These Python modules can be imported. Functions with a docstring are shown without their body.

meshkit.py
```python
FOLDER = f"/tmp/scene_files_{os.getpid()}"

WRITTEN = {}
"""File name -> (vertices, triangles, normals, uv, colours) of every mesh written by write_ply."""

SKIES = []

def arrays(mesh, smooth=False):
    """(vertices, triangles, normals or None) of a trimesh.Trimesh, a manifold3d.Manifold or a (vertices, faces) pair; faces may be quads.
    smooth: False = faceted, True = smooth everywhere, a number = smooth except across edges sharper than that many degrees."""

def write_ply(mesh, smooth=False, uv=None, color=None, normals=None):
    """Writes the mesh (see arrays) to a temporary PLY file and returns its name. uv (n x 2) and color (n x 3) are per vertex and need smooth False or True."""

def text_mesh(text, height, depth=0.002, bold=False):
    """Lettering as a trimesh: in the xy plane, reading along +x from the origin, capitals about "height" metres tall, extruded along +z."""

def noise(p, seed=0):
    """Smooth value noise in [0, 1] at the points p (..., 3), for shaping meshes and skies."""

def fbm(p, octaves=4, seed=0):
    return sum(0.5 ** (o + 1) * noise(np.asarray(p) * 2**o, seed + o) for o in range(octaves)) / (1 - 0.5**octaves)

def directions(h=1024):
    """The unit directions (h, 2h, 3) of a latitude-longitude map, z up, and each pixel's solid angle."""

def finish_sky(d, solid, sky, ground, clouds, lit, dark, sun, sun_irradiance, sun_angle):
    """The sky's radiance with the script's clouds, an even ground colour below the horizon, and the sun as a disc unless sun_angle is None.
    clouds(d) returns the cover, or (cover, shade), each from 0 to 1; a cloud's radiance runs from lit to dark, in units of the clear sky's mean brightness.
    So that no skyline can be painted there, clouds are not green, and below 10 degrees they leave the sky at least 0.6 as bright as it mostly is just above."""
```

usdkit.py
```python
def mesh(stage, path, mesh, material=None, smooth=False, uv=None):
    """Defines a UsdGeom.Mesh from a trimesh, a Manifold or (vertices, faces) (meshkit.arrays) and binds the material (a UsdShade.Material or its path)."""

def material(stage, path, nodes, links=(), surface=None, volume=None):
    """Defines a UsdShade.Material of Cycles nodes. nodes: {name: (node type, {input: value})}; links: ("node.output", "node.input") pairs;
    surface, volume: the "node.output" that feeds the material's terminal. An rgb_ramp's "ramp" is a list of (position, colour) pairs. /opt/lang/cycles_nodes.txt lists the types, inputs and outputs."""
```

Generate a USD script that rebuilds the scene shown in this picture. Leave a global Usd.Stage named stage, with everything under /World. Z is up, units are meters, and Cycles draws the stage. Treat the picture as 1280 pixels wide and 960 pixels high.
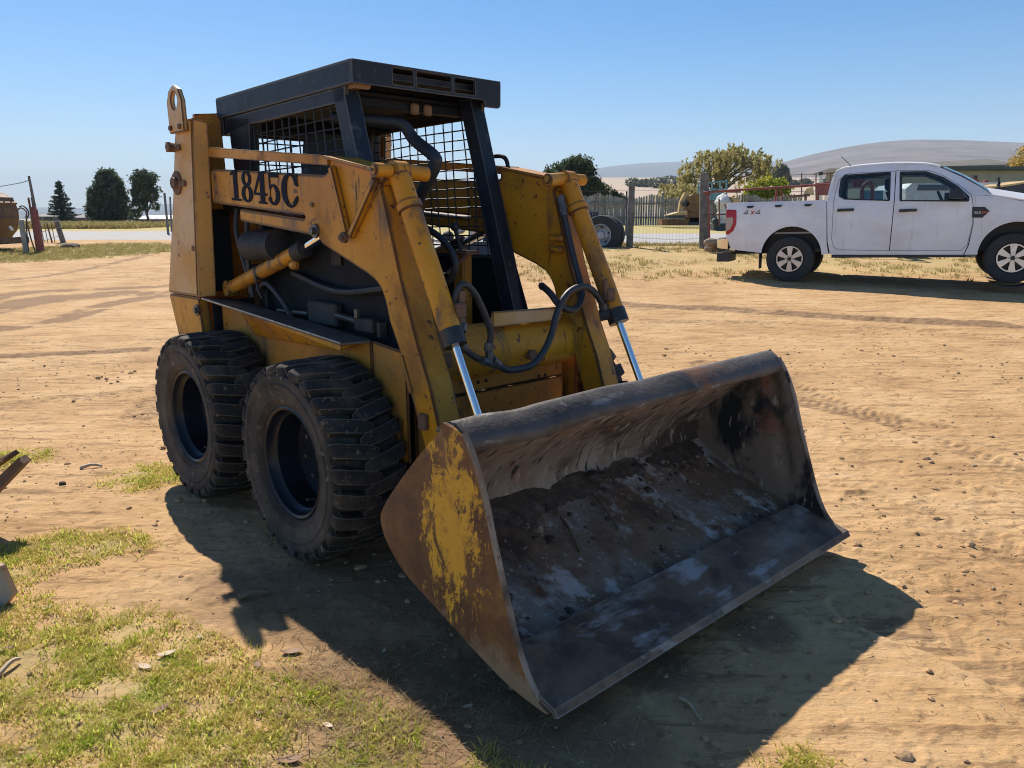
import math, random
import numpy as np, trimesh, manifold3d
import shapely
from shapely.geometry import Polygon, LineString, Point, box as sbox
from shapely import affinity
from pxr import Usd, UsdGeom, UsdLux, UsdShade, Gf, Sdf, Vt
import usdkit, meshkit

random.seed(7)
rng = np.random.default_rng(11)
stage = Usd.Stage.CreateInMemory()
UsdGeom.SetStageUpAxis(stage, "Z"); UsdGeom.SetStageMetersPerUnit(stage, 1.0)
UsdGeom.Xform.Define(stage, "/World"); UsdGeom.Scope.Define(stage, "/World/Looks")

# ---------------------------------------------------------------- camera, sky, sun, exposure
PITCH, CAM_H, FPX = math.radians(12.0), 1.3774, 978.6
EXPOSURE = 0.76
SKY_STRENGTH = 0.074
SUN_INTENSITY = 1.2
SUN_EL, SUN_AZ = math.radians(45.0), math.radians(-24.8)      # azimuth = atan2(x, y)
SUN_DIR = np.array([math.cos(SUN_EL) * math.sin(SUN_AZ), math.cos(SUN_EL) * math.cos(SUN_AZ), math.sin(SUN_EL)])
cF = np.array([0, math.cos(PITCH), -math.sin(PITCH)]); cR = np.array([1.0, 0, 0]); cD = np.array([0, -math.sin(PITCH), -math.cos(PITCH)])
C0 = np.array([0, 0, CAM_H])

cam = UsdGeom.Camera.Define(stage, "/World/camera")
m = Gf.Matrix4d(*[float(x) for x in [*cR, 0, *(-cD), 0, *(-cF), 0, *C0, 1]])
cam.AddTransformOp().Set(m)
cam.CreateHorizontalApertureAttr(36.0); cam.CreateVerticalApertureAttr(27.0)
cam.CreateFocalLengthAttr(36.0 * FPX / 1280.0)
cam.CreateClippingRangeAttr(Gf.Vec2f(0.05, 60000.0))
cam.CreateExposureAttr(EXPOSURE)

skymat = usdkit.material(stage, "/World/Looks/sky_air", {
    "s": ("sky_texture", {"sky_type": "single_scattering", "sun_disc": False, "sun_elevation": SUN_EL, "sun_rotation": SUN_AZ,
                          "altitude": 1500.0, "air_density": 1.0, "aerosol_density": 0.9, "ozone_density": 2.0}),
    "h": ("hsv", {"hue": 0.5, "saturation": 1.58, "value": 1.0, "fac": 1.0}),
    "b": ("background_shader", {"strength": SKY_STRENGTH})}, [("s.color", "h.color"), ("h.color", "b.color")], surface="b.background")
dome = UsdLux.DomeLight.Define(stage, "/World/sky")
UsdShade.MaterialBindingAPI.Apply(dome.GetPrim()).Bind(skymat)
dome.GetPrim().SetCustomDataByKey("label", "clear pale blue sky over the yard and hills")
dome.GetPrim().SetCustomDataByKey("category", "sky"); dome.GetPrim().SetCustomDataByKey("kind", "structure")
sun = UsdLux.DistantLight.Define(stage, "/World/sun")
sun.CreateIntensityAttr(SUN_INTENSITY); sun.CreateAngleAttr(0.53); sun.CreateColorAttr(Gf.Vec3f(1.0, 0.93, 0.82))
sun.GetPrim().CreateAttribute("inputs:normalize", Sdf.ValueTypeNames.Bool).Set(True)
zx = SUN_DIR; xx = np.cross([0, 0, 1.0], zx); xx /= np.linalg.norm(xx); yx = np.cross(zx, xx)
sun.AddTransformOp().Set(Gf.Matrix4d(*[float(x) for x in [*xx, 0, *yx, 0, *zx, 0, 0, 0, 50, 1]]))

# ---------------------------------------------------------------- helpers
def ray(px, py): return cF + cR * (px - 640) / FPX + cD * (py - 480) / FPX
def at(px, py, Y):
    d = ray(px, py); return C0 + d * (Y / d[1])
def gr(px, py, z=0.0):
    d = ray(px, py); return C0 + d * ((z - CAM_H) / d[2])

used = {}
def numbered(parent, name):
    k = used.get((parent, name), 0); used[(parent, name)] = k + 1
    return f"{parent}/{name}" + (f"_{k:03d}" if k else "")
def tag(prim, label=None, cat=None, group=None, kind=None):
    for k, v in (("label", label), ("category", cat), ("group", group), ("kind", kind)):
        if v: prim.SetCustomDataByKey(k, v)
    return prim
def thing(name, label, cat, group=None, kind=None, mat4=None, loc=None, rotz=None):
    x = UsdGeom.Xform.Define(stage, numbered("/World", name))
    if mat4 is not None: x.AddTransformOp().Set(mat4)
    if loc is not None: x.AddTranslateOp().Set(Gf.Vec3d(*[float(a) for a in loc]))
    if rotz is not None: x.AddRotateZOp().Set(float(rotz))
    return tag(x.GetPrim(), label, cat, group, kind)
def P(prim): return prim if isinstance(prim, str) else str(prim.GetPath())
def part(parent, name, mesh, mat, smooth=30, label=None, kind=None):
    pth = numbered(P(parent), name)
    g = usdkit.mesh(stage, pth, mesh, mat, smooth=smooth)
    return tag(g.GetPrim(), label, None, None, kind)
def solo(name, mesh, mat, label, cat, group=None, kind=None, smooth=30):
    g = usdkit.mesh(stage, numbered("/World", name), mesh, mat, smooth=smooth)
    return tag(g.GetPrim(), label, cat, group, kind)

TM = trimesh.Trimesh
def cat(ms): return trimesh.util.concatenate([x for x in ms if x is not None])
def box(x0, x1, y0, y1, z0, z1, ch=0.004):
    lo, hi = np.array([min(x0, x1), min(y0, y1), min(z0, z1)]), np.array([max(x0, x1), max(y0, y1), max(z0, z1)])
    ch = min(ch, (hi - lo).min() * 0.3)
    pts = []
    for sx in (0, 1):
        for sy in (0, 1):
            for sz in (0, 1):
                c = np.where([sx, sy, sz], hi, lo); s = np.where([sx, sy, sz], -1, 1) * ch
                for k in range(3):
                    q = c + s; q[k] = c[k]; pts.append(q)
    return trimesh.convex.convex_hull(np.array(pts))
def hull(pts): return trimesh.convex.convex_hull(np.array(pts, float))
def xf(mesh, M):
    mesh = mesh.copy(); mesh.apply_transform(M); return mesh
def poly(p):
    p = p if isinstance(p, shapely.Geometry) else Polygon(p)
    return p.buffer(0)
def extr(p, h):
    p = poly(p)
    return cat([trimesh.creation.extrude_polygon(g, h, engine="earcut") for g in getattr(p, "geoms", [p]) if g.area > 1e-8])
def plate_xz(p, y0, y1):
    a = extr(p, abs(y1 - y0)); v = a.vertices
    b = TM(np.c_[v[:, 0], min(y0, y1) + v[:, 2], v[:, 1]], a.faces[:, ::-1], process=False); return b
def plate_yz(p, x0, x1):
    a = extr(p, abs(x1 - x0)); v = a.vertices
    return TM(np.c_[min(x0, x1) + v[:, 2], v[:, 0], v[:, 1]], a.faces, process=False)
def plate_xy(p, z0, z1):
    a = extr(p, abs(z1 - z0)); a.apply_translation([0, 0, min(z0, z1)]); return a
def bev_xz(p, y0, y1, ch=0.006):
    """plate in the x-z plane with chamfered rims"""
    y0, y1 = min(y0, y1), max(y0, y1); p = poly(p); q = p.buffer(-ch)
    try:
        c = manifold3d
        def cs(g):
            rings = []
            for gg in getattr(g, "geoms", [g]):
                rings.append(np.array(gg.exterior.coords)[:-1]); rings += [np.array(i.coords)[:-1] for i in gg.interiors]
            return manifold3d.CrossSection(rings, manifold3d.FillRule.EvenOdd)
        a = manifold3d.Manifold.extrude(cs(p), y1 - y0 - 2 * ch).translate((0, 0, ch))
        b = manifold3d.Manifold.extrude(cs(q), y1 - y0)
        mm = (a + b).to_mesh(); v = mm.vert_properties[:, :3]
        return TM(np.c_[v[:, 0], y0 + v[:, 2], v[:, 1]], np.array(mm.tri_verts)[:, ::-1], process=False)
    except Exception:
        return plate_xz(p, y0, y1)
def mir(mesh, s):
    """s=-1: as built on the machine's right (negative y); s=+1: mirrored to the left"""
    if s < 0: return mesh
    v = np.array(mesh.vertices); v[:, 1] *= -1
    return TM(v, np.array(mesh.faces)[:, ::-1], process=False)
def frames(pts):
    pts = np.asarray(pts, float); t = np.gradient(pts, axis=0); t /= np.linalg.norm(t, axis=1)[:, None] + 1e-12
    n = np.cross(t[0], [0, 0, 1.0]); 
    if np.linalg.norm(n) < 1e-3: n = np.cross(t[0], [1.0, 0, 0])
    n /= np.linalg.norm(n); N = [n]
    for k in range(1, len(pts)):
        n = N[-1] - t[k] * (N[-1] @ t[k]); N.append(n / (np.linalg.norm(n) + 1e-12))
    N = np.array(N); return t, N, np.cross(t, N)
def tube(pts, r, n=10, caps=True):
    pts = np.asarray(pts, float); r = np.broadcast_to(np.asarray(r, float), (len(pts),))
    t, N, B = frames(pts); a = np.arange(n) / n * 2 * np.pi
    v = (pts[:, None] + r[:, None, None] * (np.cos(a)[None, :, None] * N[:, None] + np.sin(a)[None, :, None] * B[:, None])).reshape(-1, 3)
    f = []
    for k in range(len(pts) - 1):
        for j in range(n):
            a0, a1, b0, b1 = k * n + j, k * n + (j + 1) % n, (k + 1) * n + j, (k + 1) * n + (j + 1) % n
            f += [[a0, a1, b1], [a0, b1, b0]]
    if caps:
        v = np.vstack([v, pts[0], pts[-1]]); c0, c1 = len(v) - 2, len(v) - 1; e = (len(pts) - 1) * n
        for j in range(n): f += [[c0, (j + 1) % n, j], [c1, e + j, e + (j + 1) % n]]
    return TM(v, f, process=False)
def cyl(a, b, r, n=16, r2=None): return tube([a, b], [r, r if r2 is None else r2], n)
def spline(pts, n=8):
    p = np.asarray(pts, float); p = np.vstack([2 * p[0] - p[1], p, 2 * p[-1] - p[-2]]); out = []
    for k in range(1, len(p) - 2):
        for t in np.linspace(0, 1, n, endpoint=False):
            out.append(0.5 * (2 * p[k] + (p[k + 1] - p[k - 1]) * t + (2 * p[k - 1] - 5 * p[k] + 4 * p[k + 1] - p[k + 2]) * t * t + (3 * p[k] - p[k - 1] - 3 * p[k + 1] + p[k + 2]) * t ** 3))
    return np.array(out + [p[-2]])
def rev_y(profile, n=64, center=(0, 0, 0)):
    """revolve (radius, y) pairs about the y axis"""
    pr = np.asarray(profile, float); a = np.arange(n) / n * 2 * np.pi
    v = np.stack([pr[:, None, 0] * np.cos(a), np.broadcast_to(pr[:, None, 1], (len(pr), n)), pr[:, None, 0] * np.sin(a)], -1).reshape(-1, 3) + np.array(center)
    f = []
    for k in range(len(pr) - 1):
        for j in range(n):
            a0, a1, b0, b1 = k * n + j, k * n + (j + 1) % n, (k + 1) * n + j, (k + 1) * n + (j + 1) % n
            f += [[a0, a1, b1], [a0, b1, b0]]
    return TM(v, f, process=False)
def grid(V):
    """mesh of a grid of points (a, b, 3)"""
    a, b = V.shape[:2]; i = np.arange(a * b).reshape(a, b)
    q = np.stack([i[:-1, :-1], i[1:, :-1], i[1:, 1:], i[:-1, 1:]], -1).reshape(-1, 4)
    return TM(V.reshape(-1, 3), np.vstack([q[:, [0, 1, 2]], q[:, [0, 2, 3]]]), process=False)
def shell(V, th):
    """grid of points thickened by th (scalar) against its normals"""
    du = np.gradient(V, axis=0); dv = np.gradient(V, axis=1); n = np.cross(du, dv); n /= np.linalg.norm(n, axis=-1, keepdims=True) + 1e-12
    A, Bk = V, V - n * th; a, b = V.shape[:2]; i = np.arange(a * b).reshape(a, b); o = a * b
    q = np.stack([i[:-1, :-1], i[1:, :-1], i[1:, 1:], i[:-1, 1:]], -1).reshape(-1, 4)
    fs = [q, q[:, ::-1] + o]
    ring = np.concatenate([i[0, :], i[1:, -1], i[-1, -2::-1], i[-2:0:-1, 0]])
    r2 = np.roll(ring, -1); fs.append(np.stack([ring, r2, r2 + o, ring + o], -1))
    q = np.vstack(fs); return TM(np.vstack([A.reshape(-1, 3), Bk.reshape(-1, 3)]), np.vstack([q[:, [0, 1, 2]], q[:, [0, 2, 3]]]), process=False)
def grid_poly(p, step):
    """triangulates a polygon with inner points so that it can be bent: (v2, faces)"""
    p = poly(p)
    v, f = [], []
    x0, z0, x1, z1 = p.bounds
    xs = np.arange(math.floor(x0 / step), math.ceil(x1 / step) + 1) * step; zs = np.arange(math.floor(z0 / step), math.ceil(z1 / step) + 1) * step
    for a in xs[:-1]:
        for b in zs[:-1]:
            c = p.intersection(sbox(a, b, a + step, b + step))
            for g in getattr(c, "geoms", [c]):
                if g.geom_type != "Polygon" or g.area < 1e-9: continue
                vv, ff = trimesh.creation.triangulate_polygon(g, engine="earcut")
                f.append(np.asarray(ff) + len(v)); v += [tuple(q) for q in np.asarray(vv)]
    v = np.array(v); f = np.vstack(f); key = np.round(v, 5)
    u, inv = np.unique(key, axis=0, return_inverse=True); f = inv.ravel()[f]
    f = f[(f[:, 0] != f[:, 1]) & (f[:, 1] != f[:, 2]) & (f[:, 0] != f[:, 2])]
    a = u[f]; ar = np.cross(a[:, 1] - a[:, 0], a[:, 2] - a[:, 0]); f[ar < 0] = f[ar < 0][:, ::-1]
    return u, f[np.abs(ar) > 1e-10]
def bent(p, yfun, th, step=0.08):
    """polygon in (x, z) laid on the surface y = yfun(x, z), on the negative y side, thickness th inwards"""
    u, f = grid_poly(p, step); y = -yfun(u[:, 0], u[:, 1])
    A = np.c_[u[:, 0], y, u[:, 1]]; B = np.c_[u[:, 0], y + th, u[:, 1]]; n = len(u)
    e = np.sort(np.vstack([f[:, [0, 1]], f[:, [1, 2]], f[:, [2, 0]]]), axis=1); d = np.vstack([f[:, [0, 1]], f[:, [1, 2]], f[:, [2, 0]]])
    _, idx, cnt = np.unique(e, axis=0, return_index=True, return_counts=True); bd = d[idx[cnt == 1]]
    side = np.vstack([np.c_[bd[:, 1], bd[:, 0], bd[:, 0] + n], np.c_[bd[:, 1], bd[:, 0] + n, bd[:, 1] + n]])
    return TM(np.vstack([A, B]), np.vstack([f, f[:, ::-1] + n, side]), process=False)

# ---------------------------------------------------------------- materials
LK = "/World/Looks/"
def simple(name, c, rough=0.6, metal=0.0, bump=0.0, bscale=60, vary=0.0, vscale=8, spec=0.5):
    nodes = {"p": ("principled_bsdf", {"base_color": c, "roughness": rough, "metallic": metal, "specular_ior_level": spec}), "t": ("texture_coordinate", {})}
    links = []
    if vary:
        c2 = tuple(max(0, x * (1 - vary)) for x in c); c1 = tuple(min(1, x * (1 + vary * 0.6)) for x in c)
        nodes["n"] = ("noise_texture", {"scale": vscale, "detail": 5, "roughness": 0.65}); nodes["r"] = ("rgb_ramp", {"ramp": [(0.3, c2), (0.7, c1)]})
        links += [("t.object", "n.vector"), ("n.fac", "r.fac"), ("r.color", "p.base_color")]
    if bump:
        nodes["bn"] = ("noise_texture", {"scale": bscale, "detail": 4, "roughness": 0.6}); nodes["b"] = ("bump", {"strength": bump, "distance": 0.01})
        links += [("t.object", "bn.vector"), ("bn.fac", "b.height"), ("b.normal", "p.normal")]
    return usdkit.material(stage, LK + name, nodes, links, surface="p.BSDF")

def layered(name, base, layers, rough=0.5, bump=0.25, bscale=40, metal=0.0, base2=None, rough2=None, edge=None, spec=0.3):
    """base colour with noise-shaped patches of wear: layers = [(colour, scale, lo, hi, (sx,sy,sz) stretch, detail)]"""
    nodes = {"t": ("texture_coordinate", {}), "p": ("principled_bsdf", {"roughness": rough, "metallic": metal, "specular_ior_level": spec})}
    links = []
    nodes["bn0"] = ("noise_texture", {"scale": 2.3, "detail": 6, "roughness": 0.6})
    nodes["br"] = ("rgb_ramp", {"ramp": [(0.3, base), (0.72, base2 or tuple(x * 0.75 for x in base))]})
    links += [("t.object", "bn0.vector"), ("bn0.fac", "br.fac")]; prev = "br.color"
    for k, (c, sc, lo, hi, st, det) in enumerate(layers):
        nodes[f"m{k}"] = ("mapping", {"mapping_type": "point", "scale": st, "location": (k * 3.1, k * 1.7, k * 0.9)})
        nodes[f"n{k}"] = ("noise_texture", {"scale": sc, "detail": det, "roughness": 0.62, "distortion": 0.2})
        nodes[f"g{k}"] = ("map_range", {"from_min": lo, "from_max": hi, "clamp": True})
        nodes[f"x{k}"] = ("mix_color", {"b": c})
        links += [("t.object", f"m{k}.vector"), (f"m{k}.vector", f"n{k}.vector"), (f"n{k}.fac", f"g{k}.value"), (f"g{k}.result", f"x{k}.fac"), (prev, f"x{k}.a")]
        prev = f"x{k}.result"
    if edge:        # paint rubbed off along edges: where the rounded normal leaves the flat one
        nodes.update({"eb": ("bevel", {"radius": edge[1], "samples": 6}), "eg": ("geometry", {}), "ed": ("vector_math", {"math_type": "dot_product"}), "en": ("noise_texture", {"scale": 18.0, "detail": 6, "roughness": 0.7}),
                      "em": ("math", {"math_type": "multiply_add", "value2": 0.16, "value3": -0.08}), "es": ("math", {"math_type": "add"}), "er": ("map_range", {"from_min": 0.985, "from_max": 0.94, "clamp": True}), "ex": ("mix_color", {"b": edge[0]})})
        links += [("eb.bevel", "ed.vector1"), ("eg.normal", "ed.vector2"), ("t.object", "en.vector"), ("en.fac", "em.value1"), ("ed.value", "es.value1"), ("em.value", "es.value2"), ("es.value", "er.value"), ("er.result", "ex.fac"), (prev, "ex.a")]
        prev = "ex.result"
    links.append((prev, "p.base_color"))
    if rough2 is not None and layers:
        nodes["rr"] = ("mix_float", {"a": rough, "b": rough2}); links += [("g0.result", "rr.fac"), ("rr.result", "p.roughness")]
    nodes["bn"] = ("noise_texture", {"scale": bscale, "detail": 5, "roughness": 0.6}); nodes["b"] = ("bump", {"strength": bump, "distance": 0.006})
    nodes["dn"] = ("noise_texture", {"scale": 5.5, "detail": 2}); nodes["db"] = ("bump", {"strength": 0.32, "distance": 0.02})      # soft dents
    links += [("t.object", "bn.vector"), ("bn.fac", "b.height"), ("t.object", "dn.vector"), ("dn.fac", "db.height"), ("db.normal", "b.normal"), ("b.normal", "p.normal")]
    return usdkit.material(stage, LK + name, nodes, links, surface="p.BSDF")

U = (1, 1, 1)
YEL = (0.60, 0.262, 0.014); YEL2 = (0.40, 0.150, 0.008); DIRT = (0.24, 0.155, 0.085); RUST = (0.12, 0.045, 0.02); BLK = (0.022, 0.021, 0.022)
M = {}
M["yellow"] = layered("worn_yellow_paint", YEL, [((0.27, 0.115, 0.020), 1.9, 0.50, 0.62, U, 10), ((0.52, 0.28, 0.06), 3.4, 0.58, 0.70, (1, 1, 0.6), 9), ((0.15, 0.085, 0.040), 7.0, 0.545, 0.68, (1.2, 1.2, 0.28), 9), (RUST, 24.0, 0.625, 0.66, U, 6), ((0.05, 0.03, 0.02), 6.0, 0.66, 0.70, (3, 3, 0.45), 6), ((0.62, 0.36, 0.12), 40.0, 0.68, 0.72, U, 4)], edge=((0.10, 0.048, 0.022), 0.012), rough=0.42, rough2=0.7, bump=0.12, base2=YEL2)
M["yellow_dirty"] = layered("dirty_yellow_paint", (0.48, 0.205, 0.020), [((0.25, 0.13, 0.045), 3.5, 0.45, 0.68, U, 7), ((0.07, 0.05, 0.035), 6.0, 0.56, 0.70, (1.4, 1.4, 0.4), 6), (RUST, 24.0, 0.62, 0.68, U, 5)], edge=((0.10, 0.048, 0.022), 0.012), rough=0.55, rough2=0.8, bump=0.25, base2=(0.34, 0.145, 0.022))
M["yellow_pale"] = layered("faded_yellow_paint", (0.53, 0.31, 0.13), [((0.50, 0.25, 0.05), 2.2, 0.46, 0.60, U, 5), (DIRT, 9.0, 0.60, 0.78, (1, 1, 0.3), 6), (RUST, 18.0, 0.66, 0.70, U, 5)], edge=((0.10, 0.048, 0.022), 0.012), rough=0.5, bump=0.1, base2=(0.60, 0.43, 0.26))
M["navy"] = layered("dark_blue_grey_paint", (0.013, 0.017, 0.026), [((0.040, 0.046, 0.056), 4.0, 0.52, 0.75, (1, 1, 0.5), 6), ((0.10, 0.06, 0.035), 20.0, 0.68, 0.72, U, 5), ((0.15, 0.12, 0.09), 30.0, 0.70, 0.75, U, 4)], edge=((0.12, 0.115, 0.11), 0.008), rough=0.45, rough2=0.6, bump=0.12, base2=(0.009, 0.012, 0.018))
M["black"] = simple("black_paint", (0.013, 0.014, 0.017), 0.65, vary=0.4, vscale=10, bump=0.1, spec=0.25)
M["wire"] = simple("screen_wire", (0.03, 0.032, 0.036), 0.55, metal=0.3)
M["engine"] = simple("greasy_engine_metal", (0.035, 0.034, 0.034), 0.65, metal=0.1, bump=0.5, bscale=30, vary=0.6, vscale=6, spec=0.25)
M["cabside"] = layered("cab_side_sheet", (0.014, 0.016, 0.021), [((0.035, 0.032, 0.03), 4.0, 0.5, 0.8, U, 6)], rough=0.6, bump=0.1)
M["cabside"] = simple("cab_side_sheet_dull", (0.012, 0.014, 0.018), 0.75, vary=0.5, vscale=5, spec=0.18)
M["rubber"] = layered("dusty_tyre_rubber", (0.028, 0.025, 0.023), [((0.13, 0.097, 0.066), 5.0, 0.50, 0.80, U, 7), ((0.20, 0.15, 0.10), 40.0, 0.60, 0.74, U, 4)], edge=((0.17, 0.135, 0.10), 0.007), rough=0.82, bump=0.35, bscale=70)
M["rubber_side"] = layered("tyre_sidewall_rubber", (0.034, 0.030, 0.027), [((0.12, 0.09, 0.064), 4.0, 0.42, 0.74, U, 7), ((0.19, 0.15, 0.11), 26.0, 0.60, 0.70, U, 5)], rough=0.8, bump=0.15, bscale=60)
M["rim"] = layered("dark_blue_rim_paint", (0.008, 0.010, 0.016), [((0.05, 0.042, 0.036), 12.0, 0.60, 0.8, U, 6)], rough=0.35, bump=0.1)
M["hose"] = simple("black_hose_rubber", (0.025, 0.025, 0.027), 0.5, bump=0.15, bscale=120, vary=0.3, vscale=20)
M["steel"] = simple("greasy_steel_fitting", (0.14, 0.13, 0.12), 0.45, metal=0.7, vary=0.5, vscale=30)
M["chrome"] = simple("chrome_rod", (0.86, 0.87, 0.88), 0.09, metal=1.0)
M["decal"] = simple("dark_blue_lettering", (0.009, 0.012, 0.024), 0.7, vary=0.3, vscale=30, spec=0.1)
M["bucket_in"] = layered("scraped_bucket_steel", (0.21, 0.150, 0.108), [((0.27, 0.215, 0.17), 3.0, 0.46, 0.62, (0.6, 1.3, 0.6), 8), ((0.055, 0.036, 0.027), 2.6, 0.50, 0.60, (1.6, 0.55, 1.6), 9), ((0.30, 0.24, 0.19), 9.0, 0.575, 0.61, (1.3, 3.0, 0.7), 9), ((0.035, 0.025, 0.022), 9.0, 0.585, 0.62, (1.0, 3.0, 0.7), 9), ((0.24, 0.075, 0.025), 5.0, 0.60, 0.72, U, 7)], rough=0.75, bump=0.4, bscale=55)
M["bucket_floor"] = layered("scraped_bucket_floor_steel", (0.215, 0.135, 0.080), [((0.075, 0.048, 0.032), 3.2, 0.47, 0.58, U, 10), ((0.23, 0.20, 0.17), 3.0, 0.50, 0.66, (0.8, 1.2, 0.8), 12), ((0.42, 0.39, 0.36), 6.0, 0.56, 0.64, (0.8, 1.1, 1), 15), ((0.40, 0.36, 0.31), 45.0, 0.60, 0.66, U, 6), ((0.13, 0.062, 0.034), 5.0, 0.54, 0.66, U, 10)], rough=0.85, bump=0.9, bscale=50)
M["bucket_edge"] = layered("worn_cutting_edge_steel", (0.195, 0.128, 0.082), [((0.085, 0.058, 0.040), 3.4, 0.46, 0.58, U, 10), ((0.25, 0.215, 0.18), 4.0, 0.50, 0.64, (1.0, 0.6, 1), 12), ((0.36, 0.34, 0.32), 6.0, 0.545, 0.64, (1.6, 0.5, 1), 15), ((0.05, 0.038, 0.03), 4.0, 0.54, 0.66, U, 9)], rough=0.75, bump=0.5, bscale=60, edge=((0.20, 0.18, 0.16), 0.008))
M["bucket_lip"] = layered("dented_dark_lip_steel", (0.105, 0.088, 0.076), [((0.035, 0.030, 0.028), 4.0, 0.46, 0.62, (1, 0.6, 1), 10), ((0.15, 0.072, 0.036), 5.0, 0.55, 0.68, (1, 0.6, 1), 9), ((0.17, 0.165, 0.165), 14.0, 0.58, 0.66, (1, 0.5, 1), 8)], rough=0.6, bump=0.6, bscale=45)
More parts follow.
